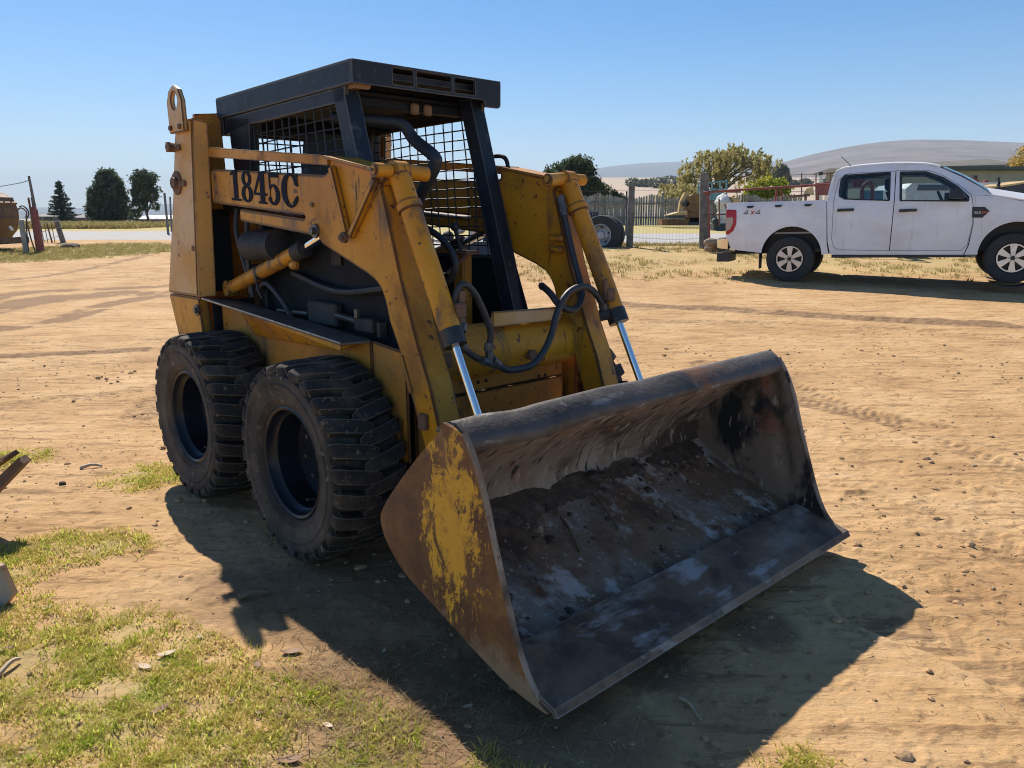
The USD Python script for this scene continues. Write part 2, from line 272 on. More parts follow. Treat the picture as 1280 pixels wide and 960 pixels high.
# bucket flank: yellow paint left in the upper middle, rust all round it
def bucket_flank():
    nodes = {"t": ("texture_coordinate", {}), "p": ("principled_bsdf", {"roughness": 0.6}),
      "n1": ("noise_texture", {"scale": 9, "detail": 13, "roughness": 0.82, "distortion": 0.6}), "n2": ("noise_texture", {"scale": 4.5, "detail": 12, "roughness": 0.74}), "n3": ("noise_texture", {"scale": 14, "detail": 8, "roughness": 0.7}),
      "sx": ("separate_xyz", {}), "d": ("vector_math", {"math_type": "distance", "vector2": (1.66, -0.9, 0.52)}),
      "sc": ("mapping", {"mapping_type": "point", "scale": (1.35, 1, 0.72), "location": (-0.581, 0, 0.145)}),
      "dr": ("map_range", {"from_min": 0.02, "from_max": 0.42, "to_min": 0.17, "to_max": -0.16, "clamp": True}),
      "ad": ("math", {"math_type": "add"}), "n4": ("noise_texture", {"scale": 42, "detail": 6, "roughness": 0.75}), "a4": ("math", {"math_type": "multiply_add", "value2": 0.24, "value3": -0.12}), "ad4": ("math", {"math_type": "add"}), "mp": ("mapping", {"mapping_type": "point", "scale": (1.7, 1, 0.75), "rotation": (0, 0.24, 0)}),
      "sz": ("separate_xyz", {}), "zr": ("map_range", {"from_min": 0.36, "from_max": 0.10, "to_min": -0.45, "to_max": 0.22}), "n6": ("noise_texture", {"scale": 7, "detail": 10, "roughness": 0.75}), "zc": ("map_range", {"from_min": 0.50, "from_max": 0.66, "to_max": 0.85, "clamp": True}), "zm": ("math", {"math_type": "add"}), "dm": ("mix_color", {"b": (0.25, 0.165, 0.095)}),
      "mk": ("map_range", {"from_min": 0.55, "from_max": 0.575, "clamp": True}),
      "rust": ("rgb_ramp", {"ramp": [(0.30, (0.035, 0.015, 0.009)), (0.45, (0.095, 0.034, 0.014)), (0.56, (0.15, 0.060, 0.020)), (0.68, (0.24, 0.115, 0.03)), (0.8, (0.10, 0.07, 0.045))]}),
      "yel": ("rgb_ramp", {"ramp": [(0.36, (0.30, 0.13, 0.02)), (0.52, (0.62, 0.31, 0.02)), (0.7, (0.55, 0.25, 0.02))]}),
      "mx": ("mix_color", {}), "bn": ("noise_texture", {"scale": 45, "detail": 5}), "b": ("bump", {"strength": 0.3, "distance": 0.006})}
    links = [("t.object", "mp.vector"), ("mp.vector", "n1.vector"), ("t.object", "n2.vector"), ("t.object", "n3.vector"), ("mp.vector", "n4.vector"), ("t.object", "n6.vector"), ("t.object", "sz.vector"), ("sz.z", "zr.value"), ("zr.result", "zm.value1"), ("n6.fac", "zm.value2"), ("zm.value", "zc.value"), ("zc.result", "dm.fac"), ("mx.result", "dm.a"), ("n4.fac", "a4.value1"), ("ad.value", "ad4.value1"), ("a4.value", "ad4.value2"), ("t.object", "sc.vector"), ("sc.vector", "d.vector1"), ("d.value", "dr.value"),
      ("dr.result", "ad.value1"), ("n1.fac", "ad.value2"), ("ad4.value", "mk.value"), ("n2.fac", "rust.fac"), ("n3.fac", "yel.fac"),
      ("rust.color", "mx.a"), ("yel.color", "mx.b"), ("mk.result", "mx.fac"), ("dm.result", "p.base_color"), ("t.object", "bn.vector"), ("bn.fac", "b.height"), ("b.normal", "p.normal")]
    return usdkit.material(stage, LK + "rusty_flank_with_yellow_remains", nodes, links, surface="p.BSDF")
M["flank"] = bucket_flank()
M["step"] = layered("worn_step_plate", (0.10, 0.085, 0.075), [((0.20, 0.16, 0.12), 8.0, 0.5, 0.7, U, 6)], rough=0.5, bump=0.3, bscale=60)
M["worn_edge"] = simple("bare_worn_edge", (0.62, 0.52, 0.36), 0.4, metal=0.3, vary=0.5, vscale=25)
M["yellow_tower"] = layered("scuffed_yellow_paint", (0.50, 0.25, 0.06), [((0.12, 0.06, 0.035), 14.0, 0.60, 0.66, U, 5), (DIRT, 5.0, 0.55, 0.75, U, 6)], edge=((0.10, 0.048, 0.022), 0.012), rough=0.55, bump=0.15)
M["steel_black"] = simple("dark_oily_steel", (0.05, 0.045, 0.04), 0.4, metal=0.5, vary=0.5, vscale=20)
M["bucket_side"] = layered("blackened_bucket_side_steel", (0.20, 0.145, 0.105), [((0.016, 0.015, 0.016), 3.2, 0.44, 0.52, (1, 1, 0.8), 9), ((0.26, 0.21, 0.17), 12.0, 0.58, 0.66, (2.5, 1, 0.8), 9), ((0.16, 0.06, 0.03), 5.0, 0.60, 0.74, U, 7)], rough=0.7, bump=0.4, bscale=40)
M["seam"] = layered("pale_scuffed_weld", (0.34, 0.32, 0.30), [((0.09, 0.07, 0.055), 5.0, 0.46, 0.54, (0.5, 1, 1), 9)], rough=0.7)
M["soil"] = simple("dark_loose_soil", (0.075, 0.055, 0.04), 0.95, vary=0.6, vscale=25, bump=0.6, bscale=90)
M["stone"] = simple("grey_brown_stone", (0.27, 0.20, 0.14), 0.9, vary=0.5, vscale=9, bump=0.4, bscale=60)
M["clod"] = simple("dry_dirt_clod", (0.46, 0.29, 0.15), 0.95, vary=0.45, vscale=12, bump=0.5, bscale=80)
M["seat"] = simple("black_vinyl", (0.02, 0.02, 0.022), 0.5, bump=0.1)
M["amber"] = simple("dirty_tan_lamp", (0.22, 0.12, 0.06), 0.6)
# truck
M["white"] = layered(spec=0.5, name="dusty_white_car_paint", base=(0.76, 0.76, 0.77), layers=[((0.56, 0.49, 0.43), 1.6, 0.48, 0.85, (0.7, 1, 1.6), 7), ((0.40, 0.33, 0.28), 4.0, 0.60, 0.84, (4, 4, 0.28), 7)], rough=0.25, rough2=0.5, bump=0.01, base2=(0.62, 0.62, 0.65))
M["trim"] = simple("black_plastic_trim", (0.02, 0.02, 0.022), 0.5)
M["alloy"] = simple("silver_alloy", (0.62, 0.62, 0.63), 0.3, metal=0.85, vary=0.2, vscale=6)
M["tyre"] = simple("road_tyre_rubber", (0.028, 0.027, 0.027), 0.85, bump=0.2, bscale=60, vary=0.3)
M["red_lens"] = simple("red_lamp_lens", (0.36, 0.008, 0.012), 0.15)
M["clear_lens"] = simple("pale_lamp_lens", (0.42, 0.31, 0.26), 0.15)
M["chrome_trim"] = simple("chrome_bumper", (0.75, 0.74, 0.72), 0.16, metal=1.0)
M["interior"] = simple("dark_cabin_cloth", (0.03, 0.03, 0.033), 0.8)
M["grey_decal"] = simple("grey_sticker", (0.10, 0.10, 0.11), 0.4)
M["red_decal"] = simple("red_sticker", (0.50, 0.03, 0.03), 0.4)
M["white_decal"] = simple("white_sticker", (0.7, 0.7, 0.7), 0.4)
M["orange_decal"] = simple("orange_sticker", (0.6, 0.14, 0.03), 0.4)
def glass(name, tint, fac=None):
    nodes = {"tr": ("transparent_bsdf", {"color": tint}), "gl": ("glossy_bsdf", {"color": (0.9, 0.9, 0.9), "roughness": 0.02}), "f": ("fresnel", {"IOR": 1.5}), "m": ("mix_closure", {})}
    return usdkit.material(stage, LK + name, nodes, [("tr.BSDF", "m.closure1"), ("gl.BSDF", "m.closure2"), ("f.fac", "m.fac")], surface="m.closure")
M["pane"] = glass("window_glass", (0.88, 0.92, 0.93)); M["pane_tint"] = glass("tinted_window_glass", (0.72, 0.78, 0.82))
# surroundings
M["picket"] = simple("weathered_grey_wood", (0.30, 0.265, 0.225), 0.9, vary=0.40, vscale=6, bump=0.3)
M["picket2"] = simple("weathered_brown_wood", (0.22, 0.185, 0.15), 0.9, vary=0.40, vscale=6, bump=0.3)
M["post"] = simple("old_post_wood", (0.165, 0.145, 0.125), 0.9, vary=0.5, vscale=7, bump=0.4)
M["red_paint"] = simple("faded_red_paint", (0.25, 0.058, 0.045), 0.6, vary=0.35, vscale=8)
M["rust"] = simple("rusty_steel", (0.17, 0.085, 0.05), 0.8, vary=0.5, vscale=10, bump=0.3)
M["rusty_yellow"] = layered("rusted_yellow_steel", (0.22, 0.115, 0.035), [((0.15, 0.07, 0.03), 1.5, 0.45, 0.6, U, 6), ((0.07, 0.045, 0.03), 4.0, 0.58, 0.7, U, 6)], rough=0.7)
M["tan_paint"] = simple("faded_tan_paint", (0.50, 0.34, 0.14), 0.6, vary=0.3, vscale=4)
M["trailer"] = simple("dark_trailer_paint", (0.028, 0.032, 0.045), 0.5, vary=0.4)
M["silver_rim"] = simple("dull_steel_rim", (0.42, 0.43, 0.45), 0.45, metal=0.5, vary=0.3)
M["teal"] = simple("faded_teal_paint", (0.14, 0.27, 0.30), 0.6, vary=0.3)
M["offwhite"] = simple("offwhite_paint", (0.62, 0.60, 0.56), 0.6, vary=0.2)
M["shed_wall"] = simple("olive_grey_wall", (0.30, 0.29, 0.22), 0.9, vary=0.12, vscale=1.0)
M["shed_roof"] = simple("weathered_shed_roof", (0.12, 0.11, 0.09), 0.8, vary=0.3, vscale=0.7)
M["shed_fascia"] = simple("dark_green_fascia", (0.045, 0.06, 0.055), 0.7)
M["house_wall"] = simple("dim_house_wall", (0.16, 0.13, 0.12), 0.9, vary=0.2, vscale=1.0)
M["house_roof"] = simple("dull_roof", (0.10, 0.09, 0.085), 0.8, vary=0.2)
M["tin_roof"] = simple("pale_tin_roof", (0.45, 0.36, 0.32), 0.5, vary=0.2)
M["window_dark"] = simple("dark_window", (0.03, 0.035, 0.04), 0.15)
M["bark"] = simple("bark", (0.09, 0.07, 0.055), 0.95, vary=0.4, bump=0.4)
M["wood_dry"] = simple("dry_stick", (0.16, 0.115, 0.075), 0.9, vary=0.4, vscale=20)
M["rusty_plate"] = layered("rust_brown_plate", (0.17, 0.10, 0.065), [((0.30, 0.22, 0.15), 6.0, 0.5, 0.7, U, 6), ((0.08, 0.04, 0.025), 9.0, 0.55, 0.7, U, 6)], rough=0.75)
M["tan_plate"] = layered("pale_worn_blade", (0.42, 0.30, 0.20), [((0.22, 0.12, 0.07), 5.0, 0.54, 0.68, U, 8)], rough=0.7)
def leafmat(name, c1, c2, trans=0.35):
    nodes = {"o": ("geometry", {}), "n": ("noise_texture", {"scale": 0.9, "detail": 3}), "r": ("rgb_ramp", {"ramp": [(0.35, c1), (0.65, c2)]}),
             "d": ("diffuse_bsdf", {}), "t": ("translucent_bsdf", {}), "m": ("mix_closure", {"fac": trans})}
    return usdkit.material(stage, LK + name, nodes, [("o.position", "n.vector"), ("n.fac", "r.fac"), ("r.color", "d.color"), ("r.color", "t.color"), ("d.BSDF", "m.closure1"), ("t.BSDF", "m.closure2")], surface="m.closure")
M["leaf_dark"] = leafmat("dark_cypress_foliage", (0.09, 0.125, 0.085), (0.15, 0.18, 0.11), 0.35)
M["leaf_conifer"] = leafmat("conifer_foliage", (0.070, 0.105, 0.080), (0.12, 0.16, 0.12), 0.3)
M["leaf_bush"] = leafmat("bush_foliage", (0.055, 0.08, 0.045), (0.12, 0.145, 0.075), 0.4)
M["leaf_willow"] = leafmat("willow_foliage", (0.30, 0.285, 0.12), (0.43, 0.365, 0.15), 0.5)
M["leaf_lime"] = leafmat("lime_bush_foliage", (0.16, 0.25, 0.03), (0.40, 0.36, 0.05), 0.5)
M["leaf_autumn"] = leafmat("autumn_foliage", (0.40, 0.27, 0.07), (0.52, 0.38, 0.12), 0.5)
M["leaf_far"] = leafmat("far_tree_foliage", (0.13, 0.15, 0.11), (0.18, 0.19, 0.14), 0.3)
def grassmat(name, stops, trans=0.45):
    nodes = {"o": ("object_info", {}), "g": ("geometry", {}), "n": ("noise_texture", {"scale": 9.0, "detail": 3}), "a": ("math", {"math_type": "multiply_add", "value2": 0.6}), 
             "r": ("rgb_ramp", {"ramp": stops}), "d": ("diffuse_bsdf", {}), "t": ("translucent_bsdf", {}), "m": ("mix_closure", {"fac": trans})}
    links = [("g.position", "n.vector"), ("o.random", "a.value1"), ("n.fac", "a.value3"), ("a.value", "r.fac"), ("r.color", "d.color"), ("r.color", "t.color"), ("d.BSDF", "m.closure1"), ("t.BSDF", "m.closure2")]
    return usdkit.material(stage, LK + name, nodes, links, surface="m.closure")
M["grass"] = grassmat("green_grass", [(0.3, (0.30, 0.40, 0.045)), (0.6, (0.46, 0.52, 0.08)), (0.9, (0.62, 0.52, 0.18))], 0.62)
M["straw"] = grassmat("dry_straw_grass", [(0.3, (0.38, 0.29, 0.16)), (0.6, (0.50, 0.40, 0.24)), (0.9, (0.27, 0.20, 0.11))])
M["tallgrass"] = grassmat("tall_dry_grass", [(0.3, (0.34, 0.25, 0.10)), (0.6, (0.42, 0.33, 0.15)), (0.9, (0.28, 0.24, 0.09))])
M["leaf_litter"] = simple("dry_leaf", (0.22, 0.11, 0.055), 0.7, vary=0.5, vscale=20)
M["leaf_pale"] = simple("pale_dry_leaf", (0.48, 0.36, 0.24), 0.7, vary=0.3, vscale=20)
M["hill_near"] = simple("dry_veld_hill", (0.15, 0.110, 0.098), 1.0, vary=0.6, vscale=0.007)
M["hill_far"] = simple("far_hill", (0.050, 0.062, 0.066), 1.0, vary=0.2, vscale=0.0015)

# ---------------------------------------------------------------- the ground
RY = [0, 6, 12, 13.5, 20, 30, 42, 60, 100, 200, 400, 700, 1200, 3000]; RZ = [0, 0, .24, .31, .64, .84, 1.02, 1.3, 2.3, 7, 17, 33, 60, 100]
LY = [0, 6, 12, 26, 33, 45, 60, 90, 160, 400, 1200, 3000]; LZ = [0, 0, .07, .30, .47, .64, .78, .6, .2, -.6, -1, -1]
_yy = np.concatenate([np.linspace(0, 60, 241), np.geomspace(61, 3000, 200)])
def _sm(y, z):
    v = np.interp(_yy, y, z); k = np.ones(9) / 9
    w = np.convolve(np.pad(v, 4, mode="edge"), k, "valid"); return w
_rz, _lz = _sm(RY, RZ), _sm(LY, LZ)
def T(X, Y):
    X, Y = np.asarray(X, float), np.asarray(Y, float)
    a = np.clip((X / np.maximum(Y, 5) + 0.28) / 0.36, 0, 1); a = a * a * (3 - 2 * a)
    Yc = np.maximum(Y, 0)
    return (1 - a) * np.interp(Yc, _yy, _lz) + a * np.interp(Yc, _yy, _rz)
def Gp(px, Y):
    """point of the ground straight ahead at column px, Y metres away"""
    X = Y * (px - 640) / 1000.5; return np.array([X, Y, float(T(X, Y))])
def zpx(py, Y): return CAM_H + (272 - py) / 1000.5 * Y
def onground(px, py):
    d = ray(px, py); t = (0 - CAM_H) / d[2] if d[2] < 0 else 60
    for _ in range(60):
        p = C0 + d * t; e = p[2] - float(T(p[0], p[1])); t += np.clip(-e / (d[2] - 0.02) if d[2] < 0.02 else 1, -t * 0.3, t * 0.3) * 0.7
    return C0 + d * t

TRACKS = [  # pixel polylines of tyre tracks, width, darkness, lug period
    ([(700, 372), (800, 382), (930, 388), (1080, 398), (1300, 408)], .38, .9, .0), ([(800, 402), (980, 404), (1150, 412), (1320, 424)], .25, .35, .22),
    ([(880, 455), (1000, 500), (1130, 530), (1320, 570)], .26, .55, .16), ([(960, 470), (1090, 520), (1330, 610)], .22, .35, .16),
    ([(1000, 560), (1140, 590), (1330, 660)], .24, .3, .18), ([(1090, 625), (1200, 660), (1330, 720)], .24, .3, .18), ([(1080, 760), (1180, 800), (1320, 870)], .22, .35, .2), ([(1010, 690), (1150, 720), (1320, 790)], .2, .2, .2),
    ([(-60, 396), (60, 374), (150, 367), (230, 364)], .75, 1.0, .0), ([(-60, 384), (30, 366), (110, 362), (215, 357)], .4, .9, .0), ([(-60, 354), (40, 347), (110, 336), (190, 318)], .30, .5, .0), ([(-60, 418), (60, 403), (140, 380), (215, 368)], .4, .8, .0),
    ([(-60, 448), (60, 444), (200, 436)], .24, .7, .0), ([(-60, 470), (80, 458), (210, 452)], .18, .3, .16), ([(-60, 432), (70, 428), (230, 424)], .2, .35, .2), ([(-40, 330), (60, 322), (150, 314), (200, 306)], .3, .3, .3), ([(60, 318), (110, 330), (170, 346), (230, 356)], .28, .35, .3),
    ([(-40, 515), (60, 500), (190, 490)], .22, .35, .2), ([(180, 520), (205, 500), (225, 470)], .3, .5, .2)]
LAWN = [(-1.9, 2.05, .55), (-1.45, 2.1, .42), (-1.1, 2.0, .36), (-.75, 1.85, .34), (-1.7, 1.6, .55), (-1.2, 1.55, .5), (-.6, 1.5, .5), (-.2, 1.42, .36), (-.42, 1.75, .22),
        (-1.98, 3.05, .22), (-1.75, 3.12, .16), (-2.15, 2.9, .28), (-1.97, 4.04, .2), (-1.82, 4.12, .14), (-1.62, 3.13, .10), (-2.9, 4.35, .18), (.74, 1.70, .11), (-2.5, 2.3, .6), (-2.4, 3.1, .2)]
STRAW = [(-.45, 2.2, .34), (-.15, 2.05, .34), (.12, 1.85, .3), (.45, 2.2, .16), (-.65, 2.45, .2), (-.3, 1.85, .3), (.85, 2.45, .14)]
def blobs(X, Y, L):
    o = np.zeros_like(X)
    for x, y, r in L: o = np.maximum(o, 1 - ((X - x) ** 2 + (Y - y) ** 2) / (r * r * 1.6))
    return np.clip(o, 0, 1)
def farcover(X, Y):
    """(grass, road) away from the yard"""
    t = X / np.maximum(Y, 1)
    right = np.clip((t + 0.02) / 0.05, 0, 1); left = np.clip((-t - 0.36) / 0.05, 0, 1)
    r0 = np.where(t > -0.15, 21.3 - 0 * t, 33.0); r1 = np.where(t > -0.15, 29.0, 45.0)
    road = np.clip((Y - r0) / 0.4, 0, 1) * np.clip((r1 - Y) / 0.5, 0, 1)
    g = right * np.clip((Y - 12.5) / 2.5, 0, 1) * np.where(Y < 21.5, 0.40, 0.8)
    g = np.maximum(g, (Y > 28.5) * (Y < 60) * (t > -0.15) * 0.95); g = np.maximum(g, (Y > 45) * 0.55)
    dl = np.clip(1 - ((X + 14.2) / 3.4) ** 2 - ((Y - 25.5) / 5.5) ** 2, 0, 1) + np.clip(1 - ((X + 11.2) / 1.2) ** 2 - ((Y - 27) / 1.5) ** 2, 0, 1) + np.clip(1 - ((X + 18) / 4) ** 2 - ((Y - 24.0) / 4.0) ** 2, 0, 1)
    g = np.maximum(g, np.clip(dl * 1.6, 0, 0.85)); farf = np.clip((Y - 58) / 6, 0, 1); g = g * (1 - farf * .9); return g * (1 - road), np.maximum(road, farf * .52)
def N2(X, Y, s, o=3, seed=0): return meshkit.fbm(np.stack([X / s, Y / s, np.full_like(X, seed * 3.7)], -1), o, seed)

def build_ground():
    th = np.concatenate([np.linspace(-180, -75, 26)[:-1], np.linspace(-75, -40, 50)[:-1], np.linspace(-40, 40, 760), np.linspace(40, 75, 50)[1:], np.linspace(75, 180, 26)[1:]])
    rr = np.concatenate([np.linspace(0.02, 1.3, 14)[:-1], np.geomspace(1.3, 14, 560), np.geomspace(14, 60, 110)[1:], np.geomspace(60, 1500, 60)[1:]])
    Rg, A = np.meshgrid(rr, np.radians(th), indexing="ij"); X, Y = Rg * np.sin(A), Rg * np.cos(A)
    Z = T(X, np.abs(Y)) * np.where(Y < 0, 0.3, 1)
    near = np.clip((16 - Rg) / 6, 0, 1)
    dens = np.clip(Rg / 3.5, 1, None)
    Z += near * ((N2(X, Y, 1.1, 2, 1) - .5) * .026 + (N2(X, Y, .22, 3, 2) - .5) * .009)
    Z += near * np.clip(4.5 / Rg, 0.4, 1) * ((N2(X, Y, .06, 2, 3) - .5) * .009 + np.maximum(N2(X, Y, .035, 2, 4) - .60, 0) * .03)
    # sweeping wheel marks: streaks along the direction of travel
    sx = X * .96 + Y * .28; sy = -X * .28 + Y * .96
    Z += near * np.clip((Y - 2.2) / 1.0, 0, 1) * ((N2(sx * .16, sy, .11, 3, 9) - .5) * .018 + (N2(sx * .3, sy, .035, 2, 10) - .5) * .009)
    dark = np.zeros_like(X)
    for pts, w, dk, per in TRACKS:
        q = np.array([onground(*p)[:2] for p in pts]); q = spline(np.c_[q, np.zeros(len(q))], 14)[:, :2]
        seg = np.linalg.norm(np.diff(q, axis=0), axis=1); s0 = np.concatenate([[0], np.cumsum(seg)])
        sel = (X > q[:, 0].min() - 1) & (X < q[:, 0].max() + 1) & (Y > q[:, 1].min() - 1) & (Y < q[:, 1].max() + 1)
        x, y = X[sel], Y[sel]; best = np.full(len(x), 9.0); ss = np.zeros(len(x))
        for k in range(len(q) - 1):
            d = q[k + 1] - q[k]; L2 = d @ d + 1e-9; t = np.clip(((x - q[k, 0]) * d[0] + (y - q[k, 1]) * d[1]) / L2, 0, 1)
            dx, dy = x - q[k, 0] - t * d[0], y - q[k, 1] - t * d[1]; dd = np.hypot(dx, dy); sg = np.sign(dx * d[1] - dy * d[0])
            b = dd < np.abs(best); best = np.where(b, dd * np.where(sg == 0, 1, sg), best); ss = np.where(b, s0[k] + t * math.sqrt(L2), ss)
        u_ = best / (w / 2); wob = N2(x, y, .3, 2, 5); u_ = u_ + (wob - .5) * .8
        inn = np.clip(1.15 - np.abs(u_), 0, .3) / .3; rim = np.exp(-((np.abs(u_) - 1.2) / .22) ** 2)
        brk = np.clip((N2(x, y, .45, 3, 6) - .30) / .2, 0, 1)
        dz = -.010 * inn + .006 * rim
        if per: dz = dz + inn * .0036 * np.clip(N2(x, y, .12, 2, 41) * 2.4 - .6, 0, 1) * np.clip(np.sin((ss + np.abs(best) * .7) / (per * .5) * 2 * np.pi) * 2, -1, 1)
        else: dz = dz + inn * (N2(x, y, .07, 3, 7) - .4) * .075
        Z[sel] += dz * brk * near[sel]; dash = np.clip(np.sin((ss + np.abs(best) * .7) / (per * .5) * 2 * np.pi) * 1.5 + .3, .1, 1) if per else 1.0
        dark[sel] = np.maximum(dark[sel], (inn * (.45 + .55 * dash) * 1.1 + rim * .4) * brk * dk * (1.15 if per else 1.1))
    lawn = blobs(X, Y, LAWN); straw = blobs(X, Y, STRAW)
    g, road = farcover(X, Y); g = np.maximum(g, lawn * .45); g = np.clip(g + (N2(X, Y, .5, 3, 8) - .5) * .5 * (g > .05), 0, 1)
    # scuffed darker soil under and round the machine
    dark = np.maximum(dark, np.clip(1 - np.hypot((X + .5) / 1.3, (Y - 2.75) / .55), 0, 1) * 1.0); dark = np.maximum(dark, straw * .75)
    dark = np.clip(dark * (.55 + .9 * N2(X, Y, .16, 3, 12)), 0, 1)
    Z += lawn * .006
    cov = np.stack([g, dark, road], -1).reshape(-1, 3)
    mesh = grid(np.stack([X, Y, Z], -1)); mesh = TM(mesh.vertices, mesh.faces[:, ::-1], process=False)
    if np.cross(mesh.vertices[mesh.faces[0, 1]] - mesh.vertices[mesh.faces[0, 0]], mesh.vertices[mesh.faces[0, 2]] - mesh.vertices[mesh.faces[0, 0]])[2] < 0:
        mesh = TM(mesh.vertices, mesh.faces[:, ::-1], process=False)
    nodes = {"g": ("geometry", {}), "at": ("attribute", {"attribute": "cover"}), "sp": ("separate_color", {"color_type": "rgb"}), "p": ("principled_bsdf", {"roughness": 0.95, "specular_ior_level": 0.2}),
      "n1": ("noise_texture", {"scale": 1.3, "detail": 6, "roughness": 0.6}), "n2": ("noise_texture", {"scale": 14.0, "detail": 8, "roughness": 0.7}), "n3": ("noise_texture", {"scale": 60.0, "detail": 4, "roughness": 0.7}), "n4": ("noise_texture", {"scale": 5.0, "detail": 8, "roughness": 0.7}),
      "dirt": ("rgb_ramp", {"ramp": [(0.30, (0.38, 0.222, 0.102)), (0.5, (0.50, 0.308, 0.145)), (0.7, (0.57, 0.372, 0.195))]}),
      "spk": ("rgb_ramp", {"ramp": [(0.30, (0.30, 0.25, 0.20)), (0.44, (0.95, 0.95, 0.95)), (0.62, (1, 1, 1)), (0.80, (1.12, 1.1, 1.06))]}),
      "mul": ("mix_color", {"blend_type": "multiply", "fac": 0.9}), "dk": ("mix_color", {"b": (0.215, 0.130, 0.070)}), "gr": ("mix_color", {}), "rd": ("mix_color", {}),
      "grc": ("rgb_ramp", {"ramp": [(0.34, (0.44, 0.33, 0.17)), (0.53, (0.40, 0.34, 0.13)), (0.66, (0.34, 0.32, 0.11))]}), "rdc": ("rgb_ramp", {"ramp": [(0.3, (0.30, 0.29, 0.28)), (0.7, (0.46, 0.44, 0.42))]}),
      "ga": ("math", {"math_type": "add"}), "gm": ("map_range", {"from_min": 0.75, "from_max": 1.15, "clamp": True}), "ds": ("math", {"math_type": "multiply", "value2": 0.85, "use_clamp": True}), "da": ("math", {"math_type": "add"}), "dr": ("map_range", {"from_min": 0.70, "from_max": 1.12, "clamp": True}), "n7": ("noise_texture", {"scale": 9.0, "detail": 10, "roughness": 0.75}),
      "mp": ("mapping", {"mapping_type": "point", "rotation": (0, 0, 0.30), "scale": (1.1, 7.5, 1)}), "n5": ("noise_texture", {"scale": 1.6, "detail": 9, "roughness": 0.72, "distortion": 0.3}), "s5": ("map_range", {"from_min": 0.54, "from_max": 0.605, "clamp": True}), "m5": ("math", {"math_type": "multiply", "value2": 0.72}), "k5": ("mix_color", {"b": (0.235, 0.135, 0.065)}), "w5": ("map_range", {"from_min": 0.44, "from_max": 0.33, "clamp": True}), "v5": ("math", {"math_type": "multiply", "value2": 0.45}), "l5": ("mix_color", {"b": (0.66, 0.47, 0.29)}),
      "bs": ("bump", {"strength": 0.5, "distance": 0.03}), "b1": ("bump", {"strength": 0.55, "distance": 0.02}), "b2": ("bump", {"strength": 0.5, "distance": 0.006})}
    links = [("at.color", "sp.color"), ("g.position", "n1.vector"), ("g.position", "n2.vector"), ("g.position", "n3.vector"), ("g.position", "n4.vector"), ("n1.fac", "dirt.fac"), ("n2.fac", "spk.fac"), ("dirt.color", "mul.a"), ("spk.color", "mul.b"),
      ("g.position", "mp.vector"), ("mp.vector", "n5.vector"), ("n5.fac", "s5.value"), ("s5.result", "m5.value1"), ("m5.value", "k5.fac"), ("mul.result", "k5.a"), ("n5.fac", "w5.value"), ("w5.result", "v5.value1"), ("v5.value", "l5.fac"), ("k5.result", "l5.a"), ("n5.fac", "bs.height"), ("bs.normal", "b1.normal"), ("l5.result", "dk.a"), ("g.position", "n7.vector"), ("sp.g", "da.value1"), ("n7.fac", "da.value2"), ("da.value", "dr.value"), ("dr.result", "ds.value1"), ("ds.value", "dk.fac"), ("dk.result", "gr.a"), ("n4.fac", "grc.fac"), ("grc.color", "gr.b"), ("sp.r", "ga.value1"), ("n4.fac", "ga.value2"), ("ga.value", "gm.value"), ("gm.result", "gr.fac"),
      ("gr.result", "rd.a"), ("n2.fac", "rdc.fac"), ("rdc.color", "rd.b"), ("sp.b", "rd.fac"), ("rd.result", "p.base_color"), ("n2.fac", "b1.height"), ("n3.fac", "b2.height"), ("b1.normal", "b2.normal"), ("b2.normal", "p.normal")]
    mt = usdkit.material(stage, LK + "sandy_yard_ground", nodes, links, surface="p.BSDF")
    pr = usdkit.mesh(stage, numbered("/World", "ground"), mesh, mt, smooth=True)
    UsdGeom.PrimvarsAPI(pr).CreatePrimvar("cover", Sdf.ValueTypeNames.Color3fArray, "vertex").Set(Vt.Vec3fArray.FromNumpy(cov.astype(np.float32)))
    tag(pr.GetPrim(), "sandy tan yard with tyre tracks, grass patches and a grey gravel road", "ground", None, "structure")
    return X, Y, Z
GX, GY, GZ = build_ground()
_hx = np.stack([GX, GY, GZ], -1)
from scipy.spatial import cKDTree
_sel = (np.hypot(GX, GY) < 9) & (np.hypot(GX, GY) > 1.0); _kt = cKDTree(np.c_[GX[_sel], GY[_sel]]); _kz = GZ[_sel]
def H(x, y):
    p = np.c_[np.atleast_1d(x), np.atleast_1d(y)].astype(float); z = T(p[:, 0], p[:, 1]); nr = np.hypot(p[:, 0], p[:, 1]) < 8.8
    if nr.any(): z[nr] = _kz[_kt.query(p[nr])[1]]
    return z

def hillmesh(ridge, Y0, Y1, Yb, seed, rough):
    px = np.linspace(ridge[0][0], ridge[-1][0], 220); py = np.interp(px, *zip(*ridge)); py = np.convolve(np.pad(py, 6, mode="edge"), np.hanning(15)[1:-1] / np.hanning(15)[1:-1].sum(), "valid")
    s = np.concatenate([np.linspace(0, 1, 40), np.linspace(1.05, 1.6, 10)])
    S, PX = np.meshgrid(s, px, indexing="ij"); Yg = Y0 + (Y1 - Y0) * S; X = Yg * (PX - 640) / 1000.5
    zr = CAM_H + (272 - py)[None] / 1000.5 * Y1; z0 = T(Y0 * (PX - 640) / 1000.5, np.full_like(PX, Y0)) - 6
    w = np.where(S <= 1, S ** 1.25, 1 - (S - 1) * .9); Zg = z0 + (zr - z0) * w
    Zg += (N2(X, Yg, rough, 4, seed) - .5) * rough * .10 * np.clip(S * (1.02 - np.minimum(S, 1)) * 4, 0, 1)
    return grid(np.stack([X, Yg, Zg], -1))
